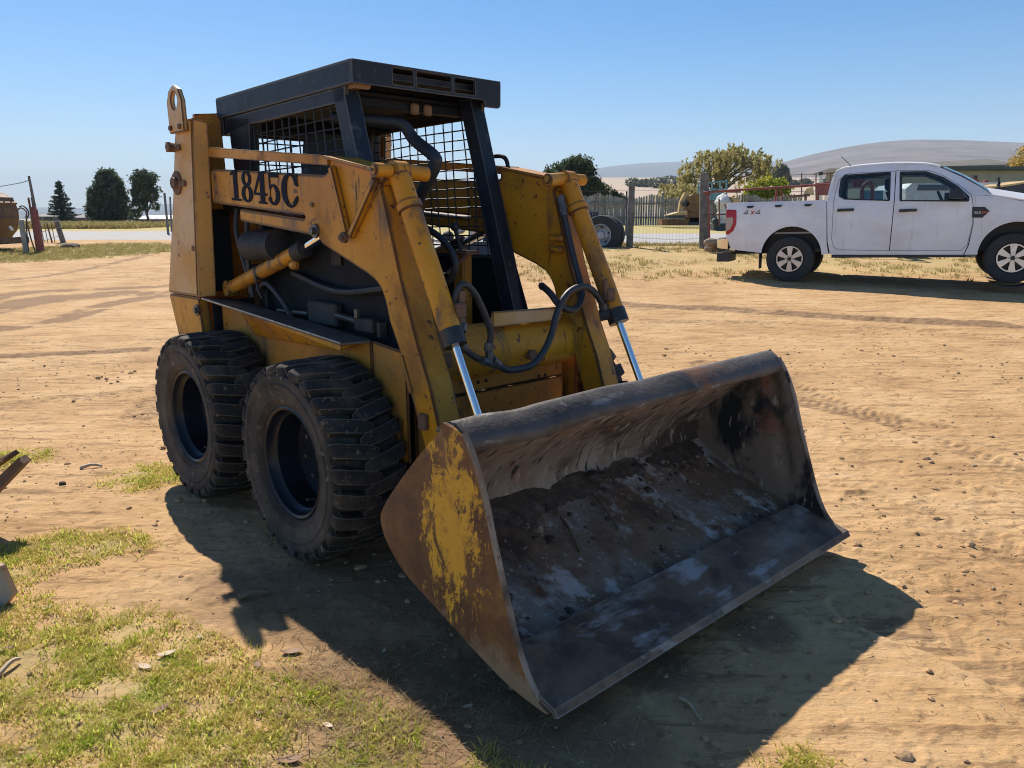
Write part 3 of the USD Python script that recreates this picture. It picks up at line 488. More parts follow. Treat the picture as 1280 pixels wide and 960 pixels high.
RIDGE_N = [(560, 244), (700, 240), (780, 238), (850, 233), (920, 222), (950, 212), (1000, 197.5), (1060, 184.5), (1120, 177.8), (1180, 178.5), (1260, 182), (1400, 188), (1700, 212), (2100, 240)]
RIDGE_F = [(-500, 258), (-100, 263), (0, 261), (50, 258), (110, 262), (200, 254), (300, 257), (480, 252), (600, 240), (700, 222), (745, 211), (790, 206.5), (850, 204.5), (920, 203), (1050, 206), (1300, 220), (1800, 240)]
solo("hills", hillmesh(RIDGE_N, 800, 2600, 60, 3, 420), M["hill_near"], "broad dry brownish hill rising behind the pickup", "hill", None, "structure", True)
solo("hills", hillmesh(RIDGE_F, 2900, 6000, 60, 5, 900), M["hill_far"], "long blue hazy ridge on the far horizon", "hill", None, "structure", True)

# ---------------------------------------------------------------- the skid steer loader
L = thing("skid_steer_loader", "worn yellow skid steer loader with dark open cab and wide rusty bucket", "loader", loc=(-0.6666, 3.9676, 0), rotz=-46.6275)

def lug_mesh(s):
    """one fat tread bar: from the shoulder wall (side s) across past the middle, slanting"""
    st = [(-.150, .345, .026, 0.0), (-.160, .380, .031, 0.0), (-.155, .398, .033, .003), (-.138, .407, .034, .012), (-.085, .413, .033, .045), (-.03, .414, .033, .075), (.012, .411, .028, .09), (.036, .405, .014, .10)]
    v = []
    for k, (w, r, hw, off) in enumerate(st):
        base = .352 if k > 2 else (.33 if k == 0 else .352); wi = w if k > 2 else w + .03
        for (rr, ww, hh) in ((base, wi, hw * 1.25), (r, w, hw * .86)):
            for sg in (-1, 1):
                a = (off + sg * hh / .41) if True else 0
                v.append([rr * math.sin(a), ww * -s * -1, rr * math.cos(a)])
    v = np.array(v); v[:, 1] *= 1
    f = []
    for k in range(len(st) - 1):
        a, b = k * 4, k * 4 + 4      # 0 base-, 1 base+, 2 top-, 3 top+
        f += [[a + 2, a + 3, b + 3], [a + 2, b + 3, b + 2], [a, a + 2, b + 2], [a, b + 2, b], [a + 3, a + 1, b + 1], [a + 3, b + 1, b + 3]]
    e = (len(st) - 1) * 4
    f += [[0, 1, 3], [0, 3, 2], [e, e + 2, e + 3], [e, e + 3, e + 1]]
    mm = TM(v, f, process=False)
    try:
        mm.fix_normals()
    except Exception: pass
    return mm

def loader_wheel(xc, yc, side, phase):
    c = np.array([xc, yc, .405]); o = side       # side = -1 right (outer face towards -y)
    prof = [(.232, .118), (.240, .135), (.258, .146), (.264, .152), (.270, .150), (.300, .157), (.322, .159), (.326, .163), (.330, .159), (.338, .158), (.346, .162), (.356, .162), (.366, .157), (.370, .140), (.373, .09), (.374, 0), (.373, -.09), (.370, -.14), (.34, -.157), (.28, -.152), (.232, -.118)]
    tm = rev_y([(r, w * o) for r, w in prof], 96, c)
    if o > 0: tm = TM(tm.vertices, tm.faces[:, ::-1], process=False)
    t = part(L, "tyre", tm, M["rubber_side"], 50)
    n = 26
    for k in range(n):
        for s in (-1, 1):
            a = (k + (0.5 if s > 0 else 0)) / n * 2 * math.pi + phase
            lm = lug_mesh(s); v = lm.vertices.copy()
            v[:, 1] = v[:, 1] * 1.0
            if s > 0: v[:, 1] = -v[:, 1] if False else v[:, 1]
            y = v[:, 1]; x_, z_ = v[:, 0] * 1.0, v[:, 2]
            ca, sa = math.cos(a), math.sin(a)
            w = np.c_[x_ * ca + z_ * sa, y, -x_ * sa + z_ * ca] + c
            jit = 1 + rng.normal(0, .002)
            mm = TM((w - c) * jit + c, lm.faces, process=False)
            if mm.volume < 0: mm = TM(mm.vertices, mm.faces[:, ::-1], process=False)
            part(t, "tread_lug", mm, M["rubber"], 62)
    rp = [(.236, .120), (.236, .132), (.228, .136), (.218, .130), (.214, .112), (.206, .098), (.196, .090), (.192, .02), (.186, -.004), (.165, -.012), (.120, -.018), (.086, -.02), (.080, -.05), (.0005, -.052)]
    rm = rev_y([(r, w * o) for r, w in rp], 72, c)
    if o > 0: rm = TM(rm.vertices, rm.faces[:, ::-1], process=False)
    r_ = part(L, "rim", rm, M["rim"], 35)
    for k in range(8):
        a = k / 8 * 2 * math.pi + .2; p = c + np.array([.118 * math.cos(a), -.018 * o, .118 * math.sin(a)])
        part(r_, "wheel_bolt", cyl(p, p + [0, .022 * o, 0], .011, 6), M["steel"], 20)
    part(r_, "hub", rev_y([(.062, -.05 * o), (.060, -.012 * o), (.045, 0), (.0005, 0)], 24, c), M["rim"], 30)
    hole = c + np.array([.0, 0, -.15]); part(r_, "valve", cyl(hole + [.0, .03 * o, -.03], hole + [0, .07 * o, -.022], .005, 6), M["steel"])
k = 0
for sd in (-1, 1):
    for xc in (.5208, -.5208):
        loader_wheel(xc, sd * (.675 if sd < 0 else .738), sd, .13 + k * .071); k += 1

# --- chassis
side_poly = [(-.76, .925), (.664, .886), (.664, .32), (.0, .30), (-.76, .32)]
for s in (-1, 1):
    part(L, "chassis_side", mir(bev_xz(side_poly, -.50, -.485), s), M["yellow_dirty"])
    part(L, "front_corner_panel", mir(bev_xz([(.67, .888), (.90, .868), (.905, .42), (.67, .36)], -.497, -.482), s), M["yellow_dirty"])
    part(L, "lower_corner_panel", mir(cat([bev_xz([(.70, .615), (.875, .60), (.875, .33), (.70, .33)], -.512, -.499), cyl([.712, -.512, .66], [.705, -.512, .60], .014, 6)]), s), M["yellow_dirty"])
    # sloping step plate and the wedge under its outer edge
    V = np.array([[-.76, -.605, .966], [.60, -.60, .882], [.66, -.50, .889], [.55, -.42, .874], [-.84, -.42, .951]])
    st = hull(np.vstack([V, V - [0, 0, .008]])); sp = part(L, "step_plate", mir(st, s), M["step"] if "step" in M else M["cabside"])
    W = np.array([[-.29, -.602, .928], [.598, -.598, .874], [.594, -.596, .848], [-.379, -.503, .800], [.42, -.503, .83], [-.25, -.503, .93], [.59, -.503, .873]])
    part(L, "step_flare", mir(hull(W), s), M["yellow"])
    part(sp, "worn_edge", mir(tube([[-.75, -.606, .9655], [-.30, -.603, .9385], [.2, -.6015, .9075], [.598, -.601, .8825]], .0035, 6), s), M["worn_edge"] if "worn_edge" in M else M["steel"])
front = part(L, "front_plate", bev_xz([(.845, .655), (.865, .655), (.865, .775), (.845, .775)], -.43, .43), M["yellow_dirty"])
part(L, "front_plate", bev_xz([(.848, .26), (.870, .26), (.870, .645), (.848, .645)], -.43, .43), M["yellow_dirty"])
for y in (-.10, -.055, .27, .31): part(front, "bolt_hole", cyl([.866, y, .69 if y < 0 else .665], [.868, y, .69 if y < 0 else .665], .008, 10), M["black"])
part(L, "belly", box(-.95, .84, -.48, .48, .24, .34), M["engine"])
part(L, "cab_floor", box(-.35, .85, -.40, .40, .40, .62), M["engine"])
# --- engine bay
part(L, "engine_block", cat([box(-.95, -.40, -.28, .28, .5, 1.12, .03), box(-.80, -.50, -.20, .22, 1.1, 1.28, .04), cyl([-.5, -.30, .72], [-.1, -.33, .72], .09, 18), cyl([-.3, -.36, 1.05], [-.3, -.30, 1.05], .10, 20), box(-.2, .15, -.42, -.36, .52, .78, .02)]), M["engine"], 30)
part(L, "rear_door", box(-1.22, -1.10, -.46, .46, .55, 1.50, .02), M["yellow"])
part(L, "engine_hood", hull([[-1.2, -.42, 1.50], [-1.2, .42, 1.50], [-.75, -.40, 1.56], [-.75, .40, 1.56], [-1.2, -.42, 1.40], [-1.2, .42, 1.40], [-.70, -.40, 1.40], [-.70, .40, 1.40]]), M["black"])
part(L, "firewall", box(-.42, -.39, -.42, .42, .40, 1.36), M["black"])
for s in (-1, 1):
    part(L, "bay_end_plate", mir(box(-.92, -.905, -.528, -.355, .98, 1.47, .002), s), M["black"])
    part(L, "bay_end_plate", mir(box(-.80, -.785, -.535, -.30, .34, .945, .002), s), M["black"])
    part(L, "bay_wall", mir(bev_xz([(-1.1, .95), (-.42, .93), (-.42, 1.45), (-1.05, 1.5)], -.36, -.352), s), M["black"])
for k, pts in enumerate([[(-.62, -.44, 1.42), (-.60, -.46, 1.30), (-.52, -.46, 1.12), (-.50, -.45, 1.0)], [(-.50, -.44, 1.42), (-.49, -.46, 1.2), (-.48, -.45, .98)], [(-.44, -.44, 1.02), (-.30, -.46, 1.06), (-.16, -.45, .98), (-.08, -.44, .88)], [(-.1, -.42, 1.12), (.3, -.425, 1.06), (.7, -.42, 1.10)]]):
    part(L, "engine_hose", tube(spline(pts), .012 if k < 2 else .014, 8), M["hose"], 40)
# --- rear towers
tower = [(-1.235, .962), (-1.06, 1.44), (-.945, 1.80), (-.90, 1.862), (-.712, 1.862), (-.765, 1.40), (-.815, .966)]
towerlow = [(-1.235, .957), (-.815, .961), (-.785, .745), (-1.13, .70)]
for s in (-1, 1):
    tw = part(L, "rear_tower", mir(bev_xz(tower, -.60, -.532, .01), s), M["yellow_pale"] if s < 0 else M["yellow"])
    tl = part(L, "tower_foot", mir(bev_xz(towerlow, -.598, -.54, .008), s), M["yellow"])
    part(tl, "foot_bolt", mir(cat([cyl([-.84, -.598, .895], [-.84, -.606, .895], .030, 20), cyl([-.84, -.606, .895], [-.84, -.616, .895], .017, 6)]), s), M["steel"])
    part(L, "tower_front_flange", mir(hull([[-.712, -.597, 1.858], [-.706, -.59, 1.858], [-.68, -.532, 1.84], [-.70, -.532, 1.84], [-.765, -.599, 1.40], [-.755, -.597, 1.40], [-.715, -.53, 1.40], [-.74, -.53, 1.40], [-.815, -.599, .966], [-.80, -.597, .966], [-.745, -.53, .972], [-.77, -.53, .972]]), s), M["yellow_tower"] if "yellow_tower" in M else M["yellow"])
    lugp = Polygon([(-.94, 1.80), (-.945, 1.95), (-.915, 2.005), (-.85, 2.03), (-.79, 2.005), (-.755, 1.95), (-.75, 1.80)]).difference(Point(-.85, 1.955).buffer(.042))
    lg = part(L, "lifting_lug", mir(bev_xz(lugp, -.626, -.603, .004), s), M["yellow_pale"] if s < 0 else M["yellow"])
    for bx in (-.91, -.79): part(lg, "lug_bolt", mir(cyl([bx, -.626, 1.825], [bx, -.638, 1.825], .014, 6), s), M["rust"])
    part(tw, "rusty_pivot_plate", mir(cat([cyl([-.955, -.60, 1.555], [-.955, -.610, 1.555], .062, 9), cyl([-.955, -.61, 1.555], [-.955, -.63, 1.555], .030, 12), box(-.94, -.84, -.612, -.603, 1.535, 1.565)]), s), M["rust"])
    part(tw, "pivot_pin", mir(cat([cyl([-.955, -.60, 1.735], [-.955, -.625, 1.735], .024, 12), cyl([-.955, -.625, 1.735], [-.955, -.64, 1.735], .028, 6), box(-.97, -.87, -.612, -.602, 1.715, 1.745)]), s), M["rust"])
    part(tw, "rust_patch_bolt", mir(cyl([-.82, -.6, 1.22], [-.82, -.606, 1.22], .014, 8), s), M["rust"])
    part(L, "tower_inner_plate", mir(hull([[-.86, -.52, 1.90], [-.86, -.385, 1.915], [-.86, -.372, 1.42], [-.86, -.52, 1.42], [-.89, -.52, 1.90], [-.89, -.385, 1.915], [-.89, -.372, 1.42], [-.89, -.52, 1.42]]), s), M["yellow_dirty"])
# --- lift arms
arm = [(-.735, 1.622), (.40, 1.548), (.449, 1.565), (.452, 1.617), (.735, 1.562), (.835, 1.548), (.845, 1.515), (.812, 1.495), (.923, 1.153), (1.021, .905), (1.084, .772), (1.128, .644), (1.225, .42), (1.245, .33), (1.20, .275), (1.13, .29), (1.085, .42), (1.041, .527), (.963, .716), (.908, .86),
       (.838, .985), (.815, 1.06), (.79, 1.105), (.755, 1.135), (.70, 1.16), (.55, 1.208), (.36, 1.268), (.325, 1.300), (-.407, 1.362), (-.406, 1.417), (.215, 1.371), (.228, 1.380), (.215, 1.388), (-.712, 1.450)]
def oldnum(x0, z0, x1, hgt):
    """the machine's number in fat serif figures, as outlines in (x, z)"""
    el = lambda cx, cy, rx, ry: affinity.scale(Point(cx, cy).buffer(1, 24), rx, ry)
    bx = lambda a, b, c, d: sbox(a, c, b, d)
    g1 = bx(.17, .41, 0, 1).union(bx(.02, .56, 0, .07)).union(Polygon([(.17, 1), (.0, .88), (.0, .82), (.17, .86)]))
    g8 = el(.31, .27, .31, .285).difference(el(.31, .26, .115, .20)).union(el(.31, .75, .27, .255).difference(el(.31, .765, .10, .165)))
    g4 = Polygon([(.33, 1), (.0, .36), (.0, .26), (.70, .26), (.70, .34), (.09, .34), (.38, .88)]).union(bx(.34, .57, 0, 1)).union(bx(.22, .68, 0, .07))
    g5 = bx(.06, .56, .85, 1).union(bx(.06, .13, .50, 1)).union(el(.28, .32, .31, .325).difference(el(.25, .33, .135, .235)).difference(bx(-.1, .10, .17, .58))).union(el(.085, .17, .085, .085))
    gC = el(.42, .5, .42, .515).difference(el(.46, .5, .20, .44)).difference(bx(.56, 1, .30, .66)).union(Polygon([(.72, 1), (.79, 1), (.79, .63), (.73, .63), (.62, .86)])).union(Polygon([(.60, .12), (.79, .34), (.73, .36), (.52, .14)]))
    out, x = [], 0
    for g, w in ((g1, .62), (g8, .70), (g4, .76), (g5, .68), (gC, .80)):
        out.append(affinity.translate(g, x, 0)); x += w
    sx = (x1 - x0) / x
    return [(affinity.scale(g, sx, hgt, origin=(0, 0))) for g in out], sx
for s in (-1, 1):
    A = part(L, "lift_arm", mir(bev_xz(arm, -.525, -.412, .007), s), M["yellow"])
    # welded triangle of ribs on the knee
    for a, b in (((.492, 1.575), (.588, 1.312)), ((.802, 1.520), (.612, 1.306))):
        d = np.array(b) - a; n_ = np.array([-d[1], d[0]]) / np.linalg.norm(d) * .014
        part(A, "knee_rib", mir(bev_xz([a + n_, a - n_, b - n_, b + n_], -.552, -.5252, .004), s), M["yellow"])
    part(A, "knee_top_flange", mir(hull([[.44, -.545, 1.622], [.44, -.40, 1.622], [.80, -.545, 1.558], [.80, -.40, 1.558], [.44, -.545, 1.611], [.44, -.40, 1.611], [.80, -.545, 1.546], [.80, -.40, 1.546]]), s), M["yellow"])
    part(A, "rib_bolt", mir(cat([cyl([.585, -.545, 1.30], [.585, -.562, 1.30], .022, 14), cyl([.585, -.562, 1.30], [.585, -.575, 1.30], .013, 6)]), s), M["rust"])
    part(A, "pivot_bolt", mir(cat([cyl([.318, -.525, 1.322], [.318, -.535, 1.322], .030, 18), cyl([.318, -.535, 1.322], [.318, -.552, 1.322], .017, 6)]), s), M["steel"])
    part(A, "top_boss", mir(cat([cyl([.845, -.575, 1.548], [.845, -.50, 1.548], .026, 20), cyl([.845, -.44, 1.548], [.845, -.335, 1.540], .029, 20), cyl([.845, -.58, 1.548], [.845, -.33, 1.545], .018, 12)]), s), M["yellow"])
    bar = part(L, "link_bar", mir(hull([[-.79, -.535, 1.733], [.455, -.535, 1.622], [.455, -.535, 1.583], [-.78, -.535, 1.683], [-.79, -.47, 1.733], [.455, -.47, 1.622], [.455, -.47, 1.583], [-.78, -.47, 1.683]]), s), M["yellow"])
    for q in ([(.455, -.528, 1.548), (.47, -.528, 1.50), (.585, -.528, 1.31)], [(.80, -.528, 1.50), (.71, -.528, 1.41), (.615, -.528, 1.318)]):
        pt_ = spline(q, 9); part(A, "weld_bead", mir(tube(pt_ + [.016, 0, .002], .0045 + .0012 * np.sin(np.arange(len(pt_)) * 2.1), 6), s), M["yellow"])
    for gz in ((-.66, 1.575), (-.66, 1.50), (.30, 1.43)): part(A, "arm_bolt", mir(cyl([gz[0], -.525, gz[1]], [gz[0], -.533, gz[1]], .011, 6), s), M["rust"])
    part(A, "grease_nipple", mir(cyl([.845, -.58, 1.548], [.845, -.592, 1.548], .006, 6), s), M["steel"])
    part(A, "weld_patch", mir(bev_xz([(.905, .862), (.960, .72), (.985, .73), (.925, .868)], -.531, -.5245, .002), s), M["yellow"])
    part(A, "stop_block", mir(box(1.03, 1.075, -.545, -.525, .60, .66), s), M["rust"])
    part(A, "front_scuff", mir(hull([[1.045, -.49, .842], [1.047, -.45, .838], [1.082, -.49, .765], [1.115, -.465, .685], [1.117, -.45, .68]] + [[1.035, -.47, .80], [1.08, -.47, .70]]), s), M["black"]) if False else None
    # tilt cylinder, in front of the arm
    a, b = np.array([.845, -.467, 1.545]), np.array([1.163, -.467, .9302]); d = (b - a) / np.linalg.norm(b - a)
    tc = part(L, "tilt_cylinder", mir(cat([cyl(a + d * .02, b - d * .035, .041, 28), cyl(a + [0, -.03, 0], a + [0, .03, 0], .040, 24), cyl(a + d * .13, a + d * .16, .048, 28)]), s), M["yellow"])
    part(tc, "gland", mir(cyl(b - d * .055, b + d * .008, .0455, 24), s), M["steel_black"] if "steel_black" in M else M["engine"])
    part(tc, "rod", mir(cat([cyl(b - d * .01, b + d * .42, .0155, 20), ]), s), M["chrome"])
    part(tc, "rod_eye", mir(cyl(b + d * .42 + [0, -.035, 0], b + d * .42 + [0, .035, 0], .04, 20), s), M["steel"])
    pt = b - d * .10 + np.array([.02, .035, .025]); part(tc, "hose_port", mir(cat([box(*(pt[0] + np.array([-.022, .022])), *(pt[1] + np.array([-.015, .03])), *(pt[2] + np.array([-.025, .03])), .006), cyl(pt + [0, .02, 0], pt + [-.005, .03, .07], .013, 8)]), s), M["rust"])
    # lift cylinder inside the bay
    a, b = np.array([-.705, -.462, 1.012]), np.array([.104, -.462, 1.243]); d = (b - a) / np.linalg.norm(b - a)
    lc = part(L, "lift_cylinder", mir(cat([cyl(a, b - d * .07, .036, 24), cyl(a + [0, -.03, 0], a + [0, .03, 0], .042, 20), box(b[0] - .14, b[0] - .08, -.48, -.445, b[2] - .10, b[2] - .045, .012)]), s), M["yellow"])
    part(lc, "gland", mir(cyl(b - d * .085, b, .041, 20), s), M["engine"])
    part(lc, "rod", mir(cyl(b - d * .01, [.315, -.462, 1.318], .02, 18), s), M["chrome"])
    part(lc, "hose_clamp", mir(cat([cyl(a + d * .36, a + d * .385, .039, 20), tube(spline([a + d * .37 + [0, -.03, -.02], a + d * .40 + [0, -.035, -.09], a + d * .43 + [0, -.03, -.14]]), .006, 6)]), s), M["hose"])
for s in (-1, 1):
    glyphs, sx = oldnum(0, 0, .665, .143)
    # fits the lower edge of the beam: slopes gently down towards the front
    for g in glyphs:
        if s < 0: q = affinity.affine_transform(g, [1, 0, -.068, 1, -.478, 1.462])
        else: q = affinity.affine_transform(g, [-1, 0, -.068, 1, .19, 1.462 - 0.0])
        if s > 0: q = affinity.affine_transform(g, [1, 0, .068, 1, -.19, 1.417])
        me = plate_xz(q, -.528, -.5253)
        if s > 0: v = np.array(me.vertices); v[:, 0] *= -1; v[:, 1] *= -1; me = TM(v, me.faces, process=False)
        part(L, "number_figure", me, M["decal"], False)
# cross tube between the arms
ct = part(L, "cross_tube", cyl([.868, -.412, .83], [.868, .412, .83], .112, 40), M["yellow"])
part(ct, "hinge_flange", hull([[.925, -.09, .93], [.952, -.09, .935], [.955, -.09, .995], [.945, -.09, .998], [.925, .318, .925], [.952, .318, .93], [.955, .318, .984], [.945, .318, .988]]), M["yellow_pale"])
part(ct, "hinge_lug", box(.93, .985, -.385, -.33, .80, .86, .008), M["rust"])
part(ct, "hinge_lug", cyl([.985, .10, .80], [1.0, .10, .80], .024, 10), M["rust"])
for s in (-1, 1): part(ct, "tube_gusset", mir(bev_xz([(.90, .74), (.99, .72), (1.06, .58), (.98, .60)], -.41, -.398), s), M["yellow"])
# clamps on the inner face of the left arm
for zz in (1.285, 1.235): part(L, "hose_bracket", box(.80, .88, .385, .411, zz - .016, zz + .016, .006), M["yellow"])
# --- hoses and fittings at the front
HZ = [([(1.112, -.40, 1.04), (1.115, -.425, 1.08), (1.12, -.40, 1.135), (1.12, -.35, 1.12), (1.12, -.30, 1.05), (1.12, -.255, .95), (1.115, -.262, .875)], .013),
      ([(1.13, -.42, .92), (1.115, -.36, .88), (1.11, -.30, .845), (1.12, -.26, .845)], .013),
      ([(1.12, -.26, .86), (1.12, -.20, .805), (1.12, -.14, .785), (1.12, -.03, .79), (1.12, .04, .84), (1.115, .09, .905), (1.11, .125, .985), (1.11, .165, 1.045), (1.11, .215, 1.078), (1.115, .28, 1.09), (1.12, .345, 1.065), (1.125, .395, 1.01), (1.125, .415, .98)], .0145),
      ([(.872, .40, 1.44), (.905, .40, 1.33), (.955, .395, 1.20), (1.02, .375, 1.075), (1.055, .335, 1.02), (1.08, .26, .99), (1.07, .19, 1.01), (1.02, .18, 1.06), (.93, .22, 1.085), (.85, .30, 1.07)], .015)]
for pts, r in HZ: part(L, "hydraulic_hose", tube(spline(pts), r, 10), M["hose"], 40)
part(L, "hose_fitting", cat([cyl([1.112, -.402, 1.035], [1.11, -.385, .985], .017, 6), cyl([1.11, -.385, .99], [1.12, -.40, .965], .020, 8)]), M["steel"])
part(L, "hose_tee", cat([cyl([1.12, -.30, .842], [1.12, -.21, .812], .018, 6), cyl([1.12, -.262, .88], [1.12, -.258, .835], .017, 6)]), M["steel"])
for q0, q1 in (([1.112, -.40, 1.04], [1.113, -.413, 1.065]), ([1.115, -.262, .875], [1.117, -.257, .905]), ([1.13, -.42, .92], [1.12, -.385, .897]), ([1.123, -.25, .838], [1.12, -.215, .815]), ([.872, .40, 1.44], [.89, .40, 1.385]), ([1.125, .412, .985], [1.125, .398, 1.01])): part(L, "hose_crimp", cyl(q0, q1, .0185, 10), M["steel"])
part(L, "hose_fitting", cyl([.862, .402, 1.47], [.885, .40, 1.40], .019, 8), M["steel"])
part(L, "hose_fitting", cat([cyl([1.12, .41, 1.0], [1.13, .425, .955], .022, 8), cyl([1.14, .43, .965], [1.11, .40, .955], .026, 10)]), M["engine"])
# --- cab
HW = .388
def frontx(z): return .352 + .31 * (1.924 - z)
for s in (-1, 1):
    part(L, "roof_side", mir(bev_xz([(-.872, 1.985), (.437, 2.006), (.437, 1.915), (-.872, 1.885)], -HW - .012, -HW + .004, .004), s), M["navy"])
    part(L, "side_header", mir(bev_xz([(-.80, 1.883), (.375, 1.913), (.36, 1.852), (-.52, 1.832), (-.80, 1.80)], -HW, -HW + .02, .003), s), M["navy"])
    part(L, "rear_post", mir(hull([[x, y, z] for y in (-HW, -HW + .05) for x, z in ((-.765, 1.88), (-.525, 1.86), (-.56, 1.40), (-.70, 1.40))]), s), M["navy"])
    zb = .93
    part(L, "front_post", mir(hull([[frontx(z) + dx, y, z] for y in (-HW, -HW + .075) for z in (zb, 1.93) for dx in (-.085, 0)]), s), M["navy"])
    # wire screen in the side opening
    scr = part(L, "side_screen", mir(cyl([-.60, -HW + .018, 1.18], [.52, -HW + .018, 1.18], .008, 6), s), M["wire"])
    part(scr, "screen_rail", mir(cyl([-.54, -HW + .018, 1.838], [.33, -HW + .018, 1.857], .006, 6), s), M["wire"])
    for k in range(-8, 8):
        x0 = .005 + k * .074
        lo, hi = 1.18, 1.85
        xa, xb = x0 + .04, x0 - .01
        if xb > frontx(1.85) - .085 and xa > frontx(1.18) - .085: continue
        jit = rng.normal(0, .004, 4); zt = hi if xb < .33 else 1.924 - (xb + .085 - .352) / .31
        pts = [[xa, -HW + .02, lo], [xa * .66 + xb * .34 + jit[0], -HW + .02 + jit[2] * 1.5, lo + (zt - lo) * .34], [xa * .3 + xb * .7 + jit[1], -HW + .02 + jit[3] * 1.5, lo + (zt - lo) * .7], [xb, -HW + .02, zt]]
        part(scr, "screen_wire", mir(tube(pts, .0036, 5), s), M["wire"])
    for k in range(15):
        z = 1.19 + k * .0465; x1 = frontx(z) - .082; j = rng.normal(0, .003, 3)
        part(scr, "screen_wire", mir(tube([[-.56, -HW + .024, z - .012 + j[0]], [-.2, -HW + .024 + j[2], z + j[1]], [x1, -HW + .024, z + .006]], .0036, 5), s), M["wire"])
    part(L, "cab_side_sheet", mir(bev_xz([(-.42, .60), (.80, .62), (.68, .93), (.575, 1.19), (-.42, 1.19)] if s > 0 else [(-.42, .60), (.76, .62), (.70, .93), (.60, 1.33), (-.30, 1.36), (-.42, 1.25)], -HW - .002, -HW + .008, .002), s), M["cabside"] if s < 0 else M["black"])
for nm, me, mt in (("valve_block", box(.46, .60, -.45, -.40, .905, .965, .006), "engine"), ("hydraulic_pipe", cyl([.30, -.43, .955], [.56, -.43, .935], .017, 10), "steel_black"), ("battery_box", box(.05, .30, -.44, -.40, .90, 1.005, .008), "engine"), ("bracket", box(.62, .640, -.44, -.40, .89, .955, .003), "engine"), ("vent_plate", box(.22, .30, -.402, -.394, 1.17, 1.25, .002), "engine"), ("hydraulic_pipe", cyl([-.25, -.43, .93], [.05, -.43, .94], .014, 10), "steel_black"), ("air_cleaner", cyl([-.44, -.46, 1.24], [-.14, -.46, 1.25], .075, 20), "engine"), ("hydraulic_fitting", cyl([.50, -.455, .965], [.50, -.455, 1.0], .014, 6), "steel")):
    part(L, nm, me, M[mt], 30)
part(L, "side_sheet_bead", tube(spline([[-.1, -.394, 1.115], [.2, -.396, 1.075], [.5, -.396, 1.065], [.72, -.394, 1.09]]), .011, 8), M["cabside"], 40)
part(L, "roof_panel", hull([[-.872, -HW - .01, 1.988], [.437, -HW - .01, 2.009], [-.872, HW + .01, 1.988], [.437, HW + .01, 2.009], [-.86, -HW, 1.976], [.43, -HW, 1.997], [-.86, HW, 1.976], [.43, HW, 1.997]]), M["navy"])
for k in range(4): part(L, "roof_rib", box(-.7 + k * .28, -.66 + k * .28, -.37, .37, 1.94, 1.975), M["black"])
part(L, "rear_header", box(-.86, -.83, -HW, HW, 1.80, 1.98), M["navy"])
# front visor: plate across the front of the roof with two slotted openings
vis = sbox(-HW - .012, 1.915, HW + .03, 2.008).difference(sbox(-.20, 1.93, -.09, 1.998)).difference(sbox(-.075, 1.93, .12, 1.998)).difference(sbox(.135, 1.93, .26, 1.995))
vis = vis.union(sbox(.315, 1.885, HW + .03, 1.97).buffer(-.02).buffer(.02)).buffer(.010).buffer(-.010).buffer(-.004).buffer(.004)
part(L, "front_visor", plate_yz(vis, .437, .449), M["navy"])
for k in range(4): part(L, "visor_slat", box(.25 + k * .045, .262 + k * .045, -.32, .34, 1.955, 1.985, .002), M["navy"])
part(L, "roof_underside", box(-.82, .24, -.37, .37, 1.905, 1.925), M["black"])
part(L, "corner_bracket", hull([[.32, -.375, 1.925], [.43, -.375, 1.925], [.43, -.29, 1.925], [.33, -.29, 1.925], [.36, -.375, 1.90], [.42, -.375, 1.90], [.42, -.30, 1.90]]), M["amber"])
for y in (.03, .105): part(L, "cab_lamp", box(.245, .27, y, y + .045, 1.845, 1.895, .008), M["amber"])
part(L, "lamp_rail", box(.20, .245, -.37, .37, 1.86, 1.90), M["black"])
part(L, "front_header", hull([[.28, -.37, 1.90], [.28, .37, 1.90], [.31, -.37, 1.80], [.31, .37, 1.80], [.30, -.37, 1.90], [.30, .37, 1.90], [.325, -.37, 1.80], [.325, .37, 1.80]]), M["black"]) if False else None
back = part(L, "rear_screen", box(-.70, -.68, -.36, .36, 1.80, 1.83), M["wire"])
part(back, "screen_rail", box(-.66, -.64, -.36, .36, 1.40, 1.43), M["wire"])
for k in range(9): part(back, "screen_wire", cyl([-.69, -.32 + k * .08, 1.815], [-.65, -.32 + k * .08, 1.415], .0035, 5), M["wire"])
for k in range(7): part(back, "screen_wire", cyl([-.685 + k * .005, -.36, 1.76 - k * .055], [-.685 + k * .005, .36, 1.76 - k * .055], .0035, 5), M["wire"])
